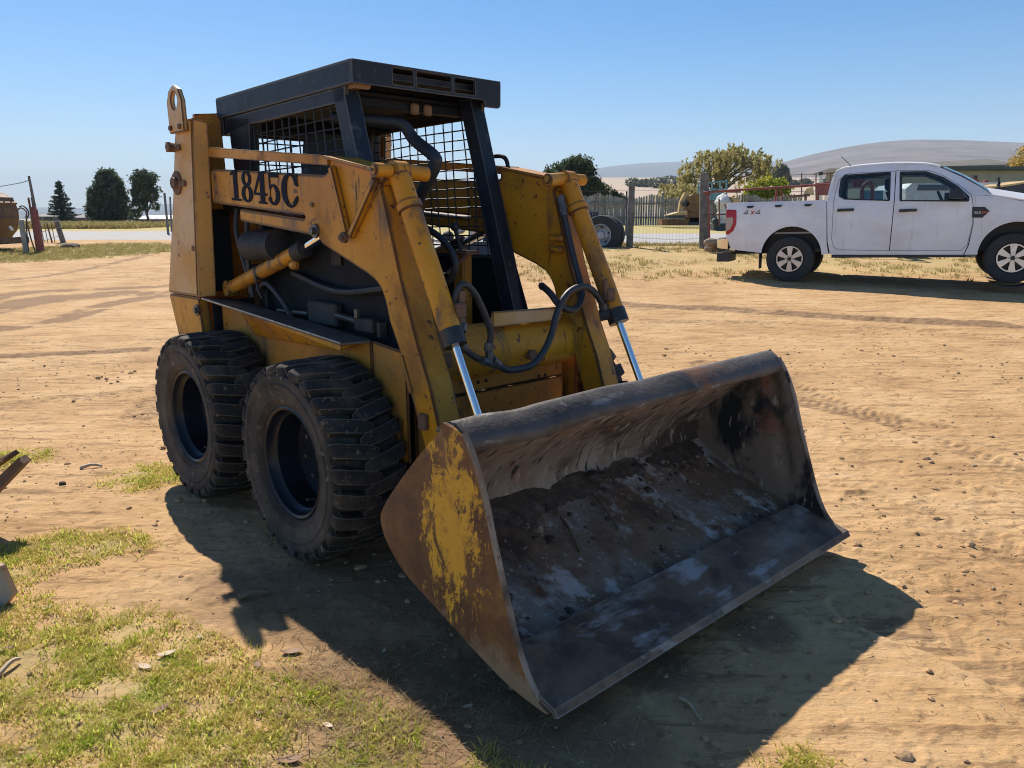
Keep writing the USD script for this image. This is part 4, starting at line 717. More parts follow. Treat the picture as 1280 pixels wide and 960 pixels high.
# inside: seat, padded bar, levers
seat = part(L, "seat", cat([box(-.30, .18, -.26, .22, .93, 1.03, .03), hull([[-.34, -.24, 1.0], [-.34, .20, 1.0], [-.22, -.24, 1.0], [-.22, .20, 1.0], [-.42, -.20, 1.52], [-.42, .16, 1.52], [-.32, -.20, 1.52], [-.32, .16, 1.52]]), hull([[-.44, -.17, 1.55], [-.44, .10, 1.55], [-.35, -.17, 1.55], [-.35, .10, 1.55], [-.45, -.13, 1.80], [-.45, .06, 1.80], [-.38, -.13, 1.80], [-.38, .06, 1.80]])]), M["seat"])
part(L, "seat_base", box(-.34, .22, -.34, .34, .62, .92), M["black"])
for s in (-1, ): 
    part(L, "lap_bar", tube(spline([(.20, -.36, 1.80), (.24, -.30, 1.80), (.33, -.18, 1.79), (.40, -.12, 1.775), (.455, -.10, 1.71), (.59, -.10, 1.635), (.60, -.10, 1.60), (.545, -.10, 1.53), (.47, -.10, 1.455)], 10), [.019] * 41 + [.024] * 40, 12) if False else tube(spline([(.20, -.36, 1.80), (.24, -.30, 1.80), (.33, -.18, 1.79), (.40, -.12, 1.775), (.455, -.10, 1.71), (.59, -.10, 1.635), (.60, -.10, 1.60), (.545, -.10, 1.53), (.47, -.10, 1.455)], 10), .027, 12), M["hose"], 40)
    part(L, "lap_bar", tube(spline([(.47, -.10, 1.47), (.45, -.10, 1.40), (.50, -.10, 1.345), (.62, -.10, 1.295), (.70, -.10, 1.235), (.725, -.10, 1.17), (.68, -.10, 1.11), (.60, -.10, 1.10)], 8), .0145, 10), M["hose"], 40)
part(L, "lever_pedestal", box(.38, .46, .165, .225, .62, 1.215, .008), M["yellow_dirty"])
part(L, "control_lever", cat([cyl([.42, .19, 1.20], [.385, .18, 1.33], .011, 8), trimesh.creation.icosphere(2, .022).apply_translation([.383, .18, 1.335])]), M["seat"], 40)
part(L, "lever_linkage", cat([box(.36, .50, .155, .235, 1.205, 1.225), cyl([.50, .15, 1.2], [.42, .1, 1.12], .01, 6)]), M["rust"])
part(L, "side_console", box(-.25, .30, .25, .375, .90, 1.12, .02), M["black"])
part(L, "grab_handle", tube(spline([(.36, .415, 1.665), (.41, .44, 1.672), (.455, .445, 1.655), (.475, .445, 1.60), (.50, .445, 1.48), (.525, .445, 1.41), (.50, .44, 1.375), (.46, .41, 1.362)], 8), .0105, 10), M["black"], 40)
# --- bucket
BW = .888
pin = np.array([(1.862, .114), (1.70, .170), (1.50, .238), (1.40, .285), (1.335, .330), (1.312, .38), (1.322, .44), (1.365, .505), (1.43, .568), (1.53, .648), (1.61, .715), (1.665, .748)])
pin = spline(np.c_[pin, np.zeros(len(pin))], 4)[:, :2]
yb = np.linspace(-BW, BW, 90)
def sheet(prof, th, amp, seed):
    Pg, Yg = np.meshgrid(np.arange(len(prof)), yb, indexing="ij"); x, z = prof[Pg, 0], prof[Pg, 1]
    t = np.gradient(prof, axis=0); n = np.stack([-t[:, 1], t[:, 0]], 1); n /= np.linalg.norm(n, axis=1)[:, None]
    d = (meshkit.fbm(np.stack([x * 4, Yg * 4, z * 4], -1), 3, seed) - .5) * amp
    return shell(np.stack([x + n[Pg, 0] * d, Yg, z + n[Pg, 1] * d], -1), th)
nfl = 18
B = part(L, "bucket", sheet(pin[nfl - 1:], .012, .007, 3), M["bucket_in"], 50)
part(B, "bucket_floor", sheet(pin[:nfl], .012, .010, 4), M["bucket_floor"], 50)
part(B, "weld_seam", tube(np.c_[np.full(60, 1.846), np.linspace(-.87, .87, 60), .1375 + .003 * np.sin(np.arange(60) * 1.9)], .0055, 6), M["seam"], 40)
part(B, "cutting_edge", sheet(np.array([(2.071, .073), (2.066, .086), (2.0, .105), (1.93, .1225), (1.875, .139), (1.850, .146), (1.846, .128)]), .016, .008, 5), M["bucket_edge"], 35)
lip = np.array([(1.585, .772), (1.62, .797), (1.652, .809), (1.676, .806), (1.705, .788), (1.732, .762), (1.738, .744), (1.725, .728), (1.69, .735), (1.64, .745)])
Pg, Yg = np.meshgrid(np.arange(len(lip)), yb, indexing="ij"); dv = (meshkit.fbm(np.stack([Yg * 2.6, Yg * 0, Pg * .25], -1), 3, 8) - .5)
V = np.stack([lip[Pg, 0] + dv * .012, Yg, lip[Pg, 1] + dv * .018 - .010 * np.exp(-((Yg + .62) / .10) ** 2) + .004 * np.exp(-((Yg + .25) / .15) ** 2)], -1)
part(B, "top_lip", shell(V, .010), M["bucket_lip"], 50)
flank = spline(np.c_[[(1.655, .812), (1.595, .760), (1.494, .663), (1.40, .565), (1.312, .465), (1.285, .415), (1.300, .365), (1.345, .315), (1.42, .258), (1.56, .205), (1.72, .150), (1.87, .100), (2.0, .082), (2.055, .080), (2.02, .100), (1.972, .150), (1.928, .235), (1.882, .36), (1.835, .50), (1.795, .63), (1.752, .725), (1.710, .785)], np.zeros(22)], 4)[:, :2]
fp = poly(flank)
for s in (-1, 1):
    yf = lambda x, z: BW + .004 + .026 * np.clip(1 - np.abs((x - (1.655 + (.80 - z) * .26)) / .045), 0, 1) * np.clip((z - .22) / .1, 0, 1) + .010 * (meshkit.noise(np.stack([x * 5, z * 5, x * 0 + s], -1)) - .5)
    fl = part(B, "side_plate", mir(bent(fp, yf, .014, .025), s), M["flank"] if s < 0 else M["bucket_side"], 30, "rust brown side plate with peeling yellow paint" if s < 0 else "dark rusty side plate")
    edge = [(1.712, .786), (1.752, .725), (1.795, .63), (1.835, .50), (1.882, .36), (1.928, .235), (1.972, .150), (2.02, .100)]
    part(fl, "side_plate_edge", mir(tube(spline(np.c_[[e[0] for e in edge], [-BW + .004] * 8, [e[1] for e in edge]]), .0095, 8), s), M["bucket_in"], 40)
    part(B, "bucket_bracket", mir(cat([bev_xz([(1.27, .29), (1.29, .42), (1.36, .53), (1.50, .655), (1.46, .68), (1.30, .60), (1.20, .45), (1.15, .30)], y, y + .02) for y in (-.56, -.40)]), s), M["rust"])
part(B, "hitch_plate", box(1.20, 1.235, -.60, .60, .30, .50, .01), M["rust"])

# ---------------------------------------------------------------- the pickup
th_ = np.array([0.895, -0.446, 0.027]); tn_ = np.array([-0.446, -0.895, 0.0]); th_ /= np.linalg.norm(th_); tn_ /= np.linalg.norm(tn_); tu_ = np.cross(tn_, th_); tu_ = tu_ if tu_[2] > 0 else -tu_
tB = np.array([4.700, 13.423, .691]) - tu_ * .385 - tn_ * .90        # under the rear axle's middle
TR = thing("pickup_truck", "dusty white double cab pickup with alloy wheels parked on the sand", "pickup", mat4=Gf.Matrix4d(*[float(a) for a in [*th_, 0, *(-tn_), 0, *tu_, 0, *tB, 1]]))
def hw(z):
    return np.interp(z, [.3, .5, .75, 1.0, 1.18, 1.30, 1.36, 1.60, 1.85, 1.95], [.885, .905, .925, .925, .915, .90, .875, .79, .70, .66])
hwf = lambda x, z: hw(z) * np.interp(x, [-1.2, -.8, 3.4, 4.0, 4.25], [.985, 1, 1, .95, .86])
arch = lambda cx: affinity.scale(Point(cx, .44).buffer(1, 32), .485, .485)
bedp = poly([(-1.07, .82), (-1.078, 1.2), (-1.06, 1.31), (-1.02, 1.345), (-.95, 1.352), (.525, 1.338), (.545, 1.25), (.575, .66), (.615, .46), (.49, .455), (-.46, .49), (-.97, .555)]).difference(arch(0.02))
rdp = poly([(.655, 1.30), (.657, .70), (.70, .57), (.77, .535), (1.518, .515), (1.54, 1.28), (1.53, 1.745), (1.0, 1.757), (.79, 1.74), (.71, 1.66), (.67, 1.45)])
fdp = poly([(1.552, 1.28), (1.532, .515), (2.53, .51), (2.60, .60), (2.645, .90), (2.64, 1.15), (2.60, 1.335), (2.42, 1.50), (2.21, 1.645), (2.0, 1.74), (1.545, 1.757)])
rwp = poly([(.735, 1.46), (.75, 1.66), (.80, 1.715), (1.445, 1.728), (1.462, 1.312), (.82, 1.357), (.745, 1.40)])
fwp = poly([(1.615, 1.725), (1.96, 1.71), (2.2, 1.61), (2.40, 1.47), (2.555, 1.31), (2.555, 1.262), (1.64, 1.302)])
cabp = poly([(.54, 1.32), (.565, 1.53), (.60, 1.70), (.66, 1.79), (.78, 1.835), (1.0, 1.858), (1.5, 1.868), (1.93, 1.838), (2.15, 1.78), (2.45, 1.625), (2.70, 1.465), (2.88, 1.33), (2.66, 1.33), (2.655, .9), (2.61, .58), (2.56, .44), (.64, .452), (.595, .66), (.555, 1.25)])
cabs = cabp.difference(rdp.buffer(.007)).difference(fdp.buffer(.007))
fenp = poly([(2.662, 1.33), (2.88, 1.322), (3.3, 1.215), (3.8, 1.11), (4.1, .98), (4.22, .80), (4.20, .62), (4.05, .45), (2.575, .44), (2.625, .58), (2.662, .9)]).difference(arch(3.235))
def tmir(mesh, s): return mir(mesh, s)
for s in (-1, 1):
    part(TR, "bed_side", tmir(bent(bedp, hwf, .02, .06), s), M["white"])
    part(TR, "cab_side", tmir(bent(cabs, hwf, .03, .06), s), M["white"])
    part(TR, "fender", tmir(bent(fenp, hwf, .02, .06), s), M["white"])
    for nm, dp, wp, hx in (("rear_door", rdp, rwp, .84), ("front_door", fdp, fwp, 1.75)):
        dpart = part(TR, nm, tmir(bent(dp.difference(wp), lambda x, z: hwf(x, z) + .001, .03, .06), s), M["white"])
        part(dpart, "window_frame", tmir(bent(wp.buffer(.022).difference(wp), lambda x, z: hwf(x, z) + .004, .012, .06), s), M["trim"])
        part(dpart, "window_pane", tmir(bent(wp, lambda x, z: hwf(x, z) - .012, .004, .12), s), M["pane_tint"] if nm == "rear_door" else M["pane"])
        zz = 1.17 if nm == "rear_door" else 1.135
        part(dpart, "door_handle", tmir(hull(np.array([[hx - .115, -.955, zz - .022], [hx + .115, -.955, zz - .016], [hx + .125, -.93, zz - .02], [hx - .125, -.93, zz - .026], [hx - .115, -.957, zz + .016], [hx + .115, -.957, zz + .018], [hx + .125, -.93, zz + .024], [hx - .125, -.93, zz + .022]]) + [0, .0, 0]), s), M["trim"])
    part(TR, "door_gap_lining", tmir(bent(rdp.union(fdp).buffer(.02).difference(rwp.buffer(.03)).difference(fwp.buffer(.03)), lambda x, z: hwf(x, z) - .04, .01, .12), s), M["trim"])
    mirr = hull([[2.30, -.93, 1.30], [2.30, -1.12, 1.30], [2.30, -.93, 1.43], [2.30, -1.10, 1.445], [2.50, -.93, 1.275], [2.50, -1.09, 1.29], [2.46, -.93, 1.43], [2.46, -1.06, 1.43], [2.54, -.95, 1.32]])
    part(TR, "side_mirror", tmir(mirr, s), M["trim"])
    tl = poly([(-1.073, 1.225), (-1.04, 1.235), (-.905, 1.225), (-.895, 1.15), (-.893, .99), (-.94, .87), (-1.03, .805), (-1.068, .83)])
    red = tl.difference(poly([(-1.1, 1.10), (-.955, 1.10), (-.95, 1.0), (-1.00, .90), (-1.1, .84)]))
    part(TR, "tail_lamp", tmir(bent(red, lambda x, z: hwf(x, z) + .006, .03, .06), s), M["red_lens"])
    part(TR, "tail_lamp_lens", tmir(bent(tl.difference(red).buffer(0), lambda x, z: hwf(x, z) + .004, .03, .06), s), M["clear_lens"])
    for hx in (-.67, -.21, .26): part(TR, "tie_hook", tmir(hull([[hx - .06, -.915, 1.285], [hx + .07, -.915, 1.285], [hx + .035, -.935, 1.25], [hx - .045, -.935, 1.25], [hx - .05, -.93, 1.284], [hx + .05, -.93, 1.284], [hx - .045, -.905, 1.25], [hx + .035, -.905, 1.25]]), s), M["trim"])
    part(TR, "arch_liner", tmir(plate_xz(arch(0.02).difference(sbox(-1, -1, 1, .50)).buffer(.008), -.595, -.585), s), M["trim"])
    part(TR, "arch_liner", tmir(plate_xz(arch(3.235).difference(sbox(2, -1, 4, .50)).buffer(.008), -.595, -.585), s), M["trim"])
    part(TR, "mud_flap", tmir(box(-.50, -.485, -.90, -.66, .22, .56), s), M["trim"]) 
    part(TR, "sill_bar", tmir(box(.66, 2.60, -.90, -.80, .40, .45, .01), s), M["trim"])
    bd = poly([(2.625, 1.16), (2.79, 1.155), (2.86, 1.09), (2.77, .995), (2.635, 1.0)])
    bg = part(TR, "fender_badge", tmir(bent(bd, lambda x, z: hwf(x, z) + .006, .01, .06), s), M["trim"])
    for tx, x0, mt in (("XLS", 2.655, "white_decal"), ("4X4", 2.745, "orange_decal")):
        tm = meshkit.text_mesh(tx, .034, .002, True); v = np.array(tm.vertices); f = np.array(tm.faces)
        if s < 0: part(bg, "badge_letters", TM(np.c_[x0 + v[:, 0], -(.9345 + v[:, 2] - 0), 1.058 + v[:, 1]], f, process=False), M[mt], False)
        else: part(bg, "badge_letters", TM(np.c_[x0 + .08 - v[:, 0], .9345 + v[:, 2], 1.058 + v[:, 1]], f, process=False), M[mt], False)
    for tx, x0, mt in (("4", -.80, "grey_decal"), ("x", -.685, "red_decal"), ("4", -.60, "grey_decal")):
        tm = meshkit.text_mesh(tx, .080 if tx == "4" else .085, .002, True); v = np.array(tm.vertices); f = np.array(tm.faces)
        xs = v[:, 0] * 1.35 + v[:, 1] * .35
        if s < 0: part(TR, "side_decal", TM(np.c_[x0 + xs, -(.915 + v[:, 2]), 1.135 + v[:, 1]], f, process=False), M[mt], False)
        else: part(TR, "side_decal", TM(np.c_[-1.30 - x0 - xs, .915 + v[:, 2], 1.135 + v[:, 1]], f, process=False), M[mt], False)
def cross(xs, zc, crown, wscale=1.0, n=15, pw=2.4):
    yy = np.linspace(-1, 1, n); V = []
    for x, z in zip(xs, zc):
        w = float(hwf(x, z)) * wscale; V.append([[x, w * y, z + crown * (1 - abs(y) ** pw)] for y in yy])
    return np.array(V)
rx = [.62, .66, .72, .78, 1.0, 1.25, 1.5, 1.75, 1.93, 2.06, 2.15]; rz = [1.735, 1.79, 1.817, 1.835, 1.858, 1.866, 1.868, 1.855, 1.838, 1.81, 1.78]
part(TR, "roof", shell(cross(rx, rz, .045)[::-1], .02), M["white"], 50)
wsx = np.linspace(2.15, 2.88, 6); wsz = np.interp(wsx, [2.15, 2.45, 2.70, 2.88], [1.78, 1.625, 1.465, 1.33])
V = cross(wsx, wsz, .03, .985); V[:, :, 0] += .10 * (1 - (V[:, :, 1] / .9) ** 2); part(TR, "windshield", shell(V[::-1], .004), M["pane"], 50)
rbx = [.565, .59, .60]; part(TR, "rear_window", shell(np.array([[[x, y, z] for y in np.linspace(-.62, .62, 5)] for x, z in ((.57, 1.40), (.60, 1.66))])[::-1], .004), M["pane_tint"], False)
part(TR, "cab_back", cat([box(.55, .585, -.88, .88, .6, 1.40, .005), hull([[.57, -.86, 1.40], [.57, -.62, 1.40], [.64, -.77, 1.76], [.64, -.60, 1.70], [.59, -.86, 1.40], [.66, -.77, 1.76]]), hull([[.57, .86, 1.40], [.57, .62, 1.40], [.64, .77, 1.76], [.64, .60, 1.70], [.59, .86, 1.40], [.66, .77, 1.76]]), hull([[.60, -.70, 1.66], [.60, .70, 1.66], [.64, -.74, 1.76], [.64, .74, 1.76], [.62, -.70, 1.66], [.66, .74, 1.78], [.66, -.74, 1.78]])]), M["white"])
hx_ = np.linspace(2.84, 4.15, 10); hz_ = np.interp(hx_, [2.84, 3.3, 3.8, 4.15], [1.325, 1.225, 1.12, .97]); part(TR, "hood", shell(cross(hx_, hz_, .115, .99, 17, 3.5)[::-1], .02), M["white"], 50)
part(TR, "grille", box(4.10, 4.20, -.45, .45, .66, .98, .02), M["trim"]); part(TR, "front_bumper", hull([[4.0, -.9, .42], [4.0, .9, .42], [4.0, -.9, .70], [4.0, .9, .70], [4.32, -.6, .42], [4.32, .6, .42], [4.28, -.6, .70], [4.28, .6, .70]]), M["white"])
for s in (-1, 1): part(TR, "headlamp", tmir(hull([[3.95, -.87, .88], [4.05, -.85, 1.0], [4.22, -.55, .98], [4.24, -.55, .84], [4.1, -.84, .82], [4.0, -.6, .9]]), s), M["clear_lens"])
part(TR, "bed_floor", box(-1.0, .54, -.60, .60, .80, .83), M["white"])
for s in (-1, 1):
    part(TR, "wheel_housing", tmir(plate_xz(arch(0.02).buffer(.014).difference(arch(0.02).buffer(.002)).difference(sbox(-1, 0, 1, .47)), -.888, -.58), s), M["trim"])
    part(TR, "wheel_housing", tmir(plate_xz(arch(3.235).buffer(.014).difference(arch(3.235).buffer(.002)).difference(sbox(2, 0, 4, .47)), -.888, -.58), s), M["trim"])
    part(TR, "bed_wall", tmir(plate_xz(poly([(-1.02, .60), (.535, .60), (.535, 1.335), (-1.02, 1.335)]).difference(arch(0.02).buffer(.02)), -.80, -.775), s), M["white"]); part(TR, "bed_rail", tmir(hull([[-1.06, -.885, 1.350], [.53, -.885, 1.342], [-1.06, -.77, 1.350], [.53, -.77, 1.342], [-1.06, -.885, 1.325], [.53, -.885, 1.32], [-1.06, -.77, 1.325], [.53, -.77, 1.32]]), s), M["white"])
part(TR, "headboard", box(.50, .54, -.80, .80, .83, 1.33), M["white"])
tg = part(TR, "tailgate", box(-1.10, -1.05, -.76, .76, .74, 1.335, .012), M["white"]); part(tg, "tailgate_handle", box(-1.115, -1.10, -.12, .12, 1.14, 1.22, .004), M["trim"])
part(TR, "bed_strap", box(-.52, -.44, .772, .79, 1.05, 1.33), M["trim"])
bp = part(TR, "rear_bumper", hull([[-1.04, -.86, .56], [-1.04, .86, .56], [-1.04, -.88, .74], [-1.04, .88, .74], [-1.25, -.74, .58], [-1.25, .74, .58], [-1.25, -.76, .72], [-1.25, .76, .72], [-1.15, -.87, .57], [-1.15, .87, .57], [-1.15, -.88, .735], [-1.15, .88, .735]]), M["chrome_trim"]); part(bp, "step_pad", box(-1.24, -1.06, -.70, .70, .738, .752), M["trim"]); part(TR, "tow_bar", box(-1.22, -1.0, -.88, -.30, .34, .50, .01), M["trim"])
part(TR, "chassis", cat([box(-1.0, 4.0, -.45, -.35, .46, .60), box(-1.0, 4.0, .35, .45, .46, .60), box(.4, 2.7, -.86, .86, .50, .56), box(2.6, 4.0, -.55, .55, .50, .95), cyl([0, -.8, .40], [0, .8, .40], .06, 12), cyl([3.22, -.8, .40], [3.22, .8, .40], .04, 12), trimesh.creation.icosphere(2, .16).apply_translation([0, .05, .40])]), M["engine"], 30)
part(TR, "dashboard", hull([[2.30, -.80, 1.20], [2.30, .80, 1.20], [2.84, -.80, 1.30], [2.84, .80, 1.30], [2.4, -.80, .85], [2.4, .80, .85], [2.84, -.8, .85], [2.84, .8, .85], [2.45, -.8, 1.31], [2.45, .8, 1.31]]), M["interior"])
part(TR, "steering_wheel", TM(*[(lambda t: (t.vertices, t.faces))(trimesh.creation.torus(.185, .017))][0], process=False).apply_transform(trimesh.transformations.rotation_matrix(math.radians(65), [0, 1, 0])).apply_translation([2.24, -.36, 1.25]), M["interior"], 40)
for x, y in ((1.62, -.38), (1.62, .38), (.78, -.40), (.78, .40)):
    st_ = part(TR, "cabin_seat", cat([box(x, x + .5, y - .25, y + .25, .80, 1.0, .04), hull([[x - .05, y - .24, .95], [x - .05, y + .24, .95], [x + .12, y - .24, .95], [x + .12, y + .24, .95], [x - .22, y - .20, 1.44], [x - .22, y + .20, 1.44], [x - .10, y - .20, 1.44], [x - .10, y + .20, 1.44]])]), M["interior"])
    part(st_, "headrest", box(x - .24, x - .12, y - .13, y + .13, 1.47, 1.66, .03), M["interior"])
part(TR, "cabin_floor", box(.6, 2.8, -.84, .84, .56, .62), M["interior"])
an = part(TR, "roof_antenna", cat([hull([[.78, -.03, 1.895], [.92, 0, 1.89], [.78, .03, 1.895], [.80, 0, 1.935], [.86, 0, 1.925]]), cyl([.82, 0, 1.92], [.66, 0, 2.08], .006, 6)]), M["trim"])
part(TR, "roof_lamp", box(1.40, 1.50, .1, .2, 1.912, 1.935, .006), M["trim"])
for k, y in enumerate((-.30, .25)): part(TR, "wiper", tube(spline([(2.95, y, 1.365), (2.92, y + .25, 1.375), (2.88, y + .45, 1.395)]), .009, 6), M["trim"])
def truck_wheel(x, s):
    c = np.array([x, s * .78, .385]); o = s
    tp = [(.225, .10), (.245, .122), (.30, .130), (.345, .124), (.372, .108), (.382, .085), (.385, 0), (.382, -.085), (.36, -.115), (.30, -.125), (.225, -.10)]
    tm = rev_y([(r, w * o) for r, w in tp], 64, c); tm = tm if o < 0 else TM(tm.vertices, tm.faces[:, ::-1], process=False)
    w = part(TR, "wheel", tm, M["tyre"], 40)
    rimb = rev_y([(.228, .10 * o), (.222, .112 * o), (.210, .10 * o), (.205, .02 * o), (.001, .015 * o)], 48, c); rimb = rimb if o < 0 else TM(rimb.vertices, rimb.faces[:, ::-1], process=False)
    part(w, "rim_barrel", rimb, M["trim"], 30)
    sp = Point(0, 0).buffer(.222, 32).difference(Point(0, 0).buffer(.196, 32)).union(Point(0, 0).buffer(.070, 20))
    for k in range(6):
        a = k * 60 + 30; q = Polygon([(.05, -.026), (.205, -.052), (.205, .052), (.05, .026)]); sp = sp.union(affinity.rotate(q, a, origin=(0, 0)))
    sp = affinity.translate(sp, x, .385)
    y1 = c[1] + .105 * o; part(w, "alloy_spokes", bev_xz(sp, min(y1, y1 - .03 * o), max(y1, y1 - .03 * o), .006), M["alloy"])
    part(w, "hub_cap", cyl([x, y1, .385], [x, y1 + .012 * o, .385], .034, 16), M["trim"])
    for k in range(6):
        a = math.radians(k * 60); part(w, "wheel_nut", cyl([x + .052 * math.cos(a), y1, .385 + .052 * math.sin(a)], [x + .052 * math.cos(a), y1 + .010 * o, .385 + .052 * math.sin(a)], .009, 6), M["trim"])
for x in (0.0, 3.22):
    for s in (-1, 1): truck_wheel(x, s)

# ---------------------------------------------------------------- fences, gate and posts
def lean(p, top, r0, r1=None, n=10): return tube([p - [0, 0, .15], p, (np.array(p) + top) / 2, top], [r0, r0, (r0 + (r1 or r0)) / 2, r1 or r0], n)
pf = thing("picket_fence", "long weathered grey wooden picket fence across the road behind the yard", "fence")
k = 0
for px in np.arange(655, 1000, 3.05):
    Y = 42 - (px - 700) * .006; g = Gp(px, Y); hgt = 1.42 + .10 * math.sin(px * .11) + rng.normal(0, .03) + (.12 if px < 750 else 0); w = .062 if px < 782 else .050
    tilt = rng.normal(0, .012); x = g[0]
    q = Polygon([(x - w, g[2] - .05), (x + w, g[2] - .05), (x + w + tilt, g[2] + hgt - .05), (x + tilt, g[2] + hgt + .03), (x - w + tilt, g[2] + hgt - .05)])
    part(pf, "picket", plate_xz(q, Y - .012, Y + .012), M["picket"] if rng.random() < .6 else M["picket2"], False); k += 1
for zz in (.35, 1.05):
    a, b = Gp(655, 42.1), Gp(998, 40.0); part(pf, "fence_rail", hull([a + [0, .03, zz], b + [0, .03, zz], a + [0, .03, zz + .09], b + [0, .03, zz + .09], a + [0, .07, zz], b + [0, .07, zz], a + [0, .07, zz + .09], b + [0, .07, zz + .09]]), M["picket2"])
for px in (668, 748, 828, 905): g = Gp(px, 41.95); part(pf, "fence_post", box(g[0] - .07, g[0] + .07, g[1] + .03, g[1] + .15, g[2] - .1, g[2] + 1.62), M["picket2"])
def post(name, px, Y, ptop, pytop, r, mat, label, cat_, group=None):
    g = Gp(px, Y); t = at(ptop, pytop, Y); return solo(name, lean(g, t, r * 1.05, r * .92), M[mat], label, cat_, group)
post("fence_post", 788, 20.3, 790, 229, .085, "post", "weathered wooden fence post just right of the trailer's dual wheels", "post")
post("gate_post", 882, 19.8, 880.5, 217, .12, "post", "thick grey gate post beside the pickup's tail", "post")
post("iron_post", 783, 27, 783.5, 239, .03, "trailer", "thin dark iron post behind the wooden post near the trailer", "post")
wf = thing("wire_fence", "sagging wire fence strung between the trailer and the gate post", "fence")
for k, z in enumerate((.25, .55, .85, 1.15, 1.42)):
    a, b, c = Gp(700, 20.6), Gp(788, 20.2), Gp(882, 19.7)
    pts = np.vstack([np.linspace(a, b, 8), np.linspace(b, c, 8)[1:]]); pts[:, 2] += z - .03 * np.abs(np.sin(np.linspace(0, 2 * np.pi, len(pts))))
    part(wf, "fence_wire", tube(pts, .0035, 4), M["steel"], 40)
for k in range(44):
    t = k / 43; a, c = Gp(704, 20.55), Gp(880, 19.72); p = a * (1 - t) + c * t
    part(wf, "mesh_wire", cyl(p + [0, 0, .05], p + [0, 0, 1.15], .0016, 3), M["steel"], False)
gt = thing("farm_gate", "rust red tubular farm gate standing behind the pickup bed", "gate")
gY = 19.5; a0, a1 = at(886, 240, gY), at(886, 303, gY); b0 = at(1060, 229, gY - 1.0); b1 = at(1060, 303, gY - 1.0)
fr = part(gt, "gate_frame", tube(spline([b0, a0 + (b0 - a0) * .04, a0 + [0.02, 0, -.06], a0 + [0, 0, -.16], a1 + [0, 0, .16], a1 + [.02, 0, .06], a1 + (b1 - a1) * .04, b1], 6), .028, 8), M["red_paint"], 40)
for f0, f1, z0, z1 in ((.50, .54, .05, 1.0), (.50, .46, .05, 1.0), (.57, .53, 1.0, .3), (.12, .20, .1, .75), (.78, .84, .05, 1.0)):
    p, q = a0 + (b0 - a0) * f0, a1 + (b1 - a1) * f0; p2, q2 = a0 + (b0 - a0) * f1, a1 + (b1 - a1) * f1
    part(gt, "gate_brace", cyl(p + (q - p) * (1 - z1), p2 + (q2 - p2) * (1 - z0), .018, 6), M["red_paint"])
part(gt, "gate_bar", cyl(a0 + (a1 - a0) * .45, b0 + (b1 - b0) * .45, .02, 6), M["rust"])
st = thing("stone_pile", "heap of grey stones at the foot of the gate post", "stones")
for k, (px, py, r) in enumerate(((893, 311, .18), (903, 314, .16), (899, 304, .13), (889, 303, .14), (907, 306, .11))):
    m_ = trimesh.creation.icosphere(2, r); v = m_.vertices; m_.vertices = v * (1 + .35 * (meshkit.noise(v * 9 + k) - .5)[:, None]) * [1.3, 1, .8]
    g = at(px, py, 19.0 - .1 * k); part(st, "stone", m_.apply_translation(g), M["stone"], 40)

# ---------------------------------------------------------------- trailer behind the loader
tY = 20.4; tl_ = thing("trailer_chassis", "dark trailer chassis with grey rimmed dual wheels behind the loader", "trailer")
def big_wheel(px, Y, R=.50, w=.14):
    c = Gp(px, Y); c[2] = zpx(293.5, Y); ang = math.radians(-24)
    ax = np.array([math.sin(ang), -math.cos(ang), 0]); 
    def orient(mesh): 
        Mx = np.eye(4); yv = -ax; xv = np.array([yv[1], -yv[0], 0]); Mx[:3, 0] = xv; Mx[:3, 1] = yv; Mx[:3, 2] = [0, 0, 1]; Mx[:3, 3] = c; return xf(mesh, Mx)
    return c, orient
c_, ori = big_wheel(752.5, tY)
def wheel2(off):
    sh = lambda mesh: ori(mesh.copy().apply_translation([0, off, 0]))
    tw = part(tl_, "tyre", sh(rev_y([(.27, -.10), (.30, -.125), (.40, -.135), (.47, -.12), (.495, -.09), (.50, 0), (.495, .09), (.47, .12), (.27, .11)], 56)), M["tyre"], 40)
    rm = part(tl_, "wheel_rim", sh(rev_y([(.285, -.12), (.272, -.128), (.255, -.115), (.245, -.02), (.19, .02), (.16, -.0), (.10, -.02), (.09, -.07), (.001, -.075)], 48)), M["silver_rim"], 35)
    for k in range(5):
        a = k / 5 * 2 * math.pi + .3; part(rm, "hand_hole", sh(cyl([.205 * math.cos(a), -.006, .205 * math.sin(a)], [.205 * math.cos(a), .04, .205 * math.sin(a)], .034, 12)), M["trim"])
wheel2(0); wheel2(.34)
def beam(a, b, h, w, name, mat, par):
    a, b = np.array(a), np.array(b); d = b - a; d /= np.linalg.norm(d); n_ = np.cross(d, [0, 0, 1.0]); n_ /= np.linalg.norm(n_)
    return part(par, name, hull([p + n_ * sx * w / 2 + np.array([0, 0, sz * h / 2]) for p in (a, b) for sx in (-1, 1) for sz in (-1, 1)]), mat)
beam(at(585, 281, 20.2), at(747, 271, 20.9), .26, .10, "chassis_rail", M["trailer"], tl_); beam(at(582, 279, 21.6), at(740, 270, 22.2), .24, .10, "chassis_rail", M["trailer"], tl_); beam(at(744, 272, 20.6), at(736, 271, 22.2), .24, .12, "end_beam", M["trailer"], tl_)
beam(at(600, 287, 20.0), at(600, 285, 22.0), .2, .12, "cross_beam", M["silver_rim"], tl_); beam(at(650, 282, 20.4), at(652, 281, 22.0), .2, .12, "cross_beam", M["trailer"], tl_)
part(tl_, "axle", ori(cyl([0, 0, 0], [0, 2.0, 0], .07, 12)), M["trailer"])
en = thing("stripped_axle", "stripped down axle and engine parts lying beyond the loader's cab", "scrap parts")
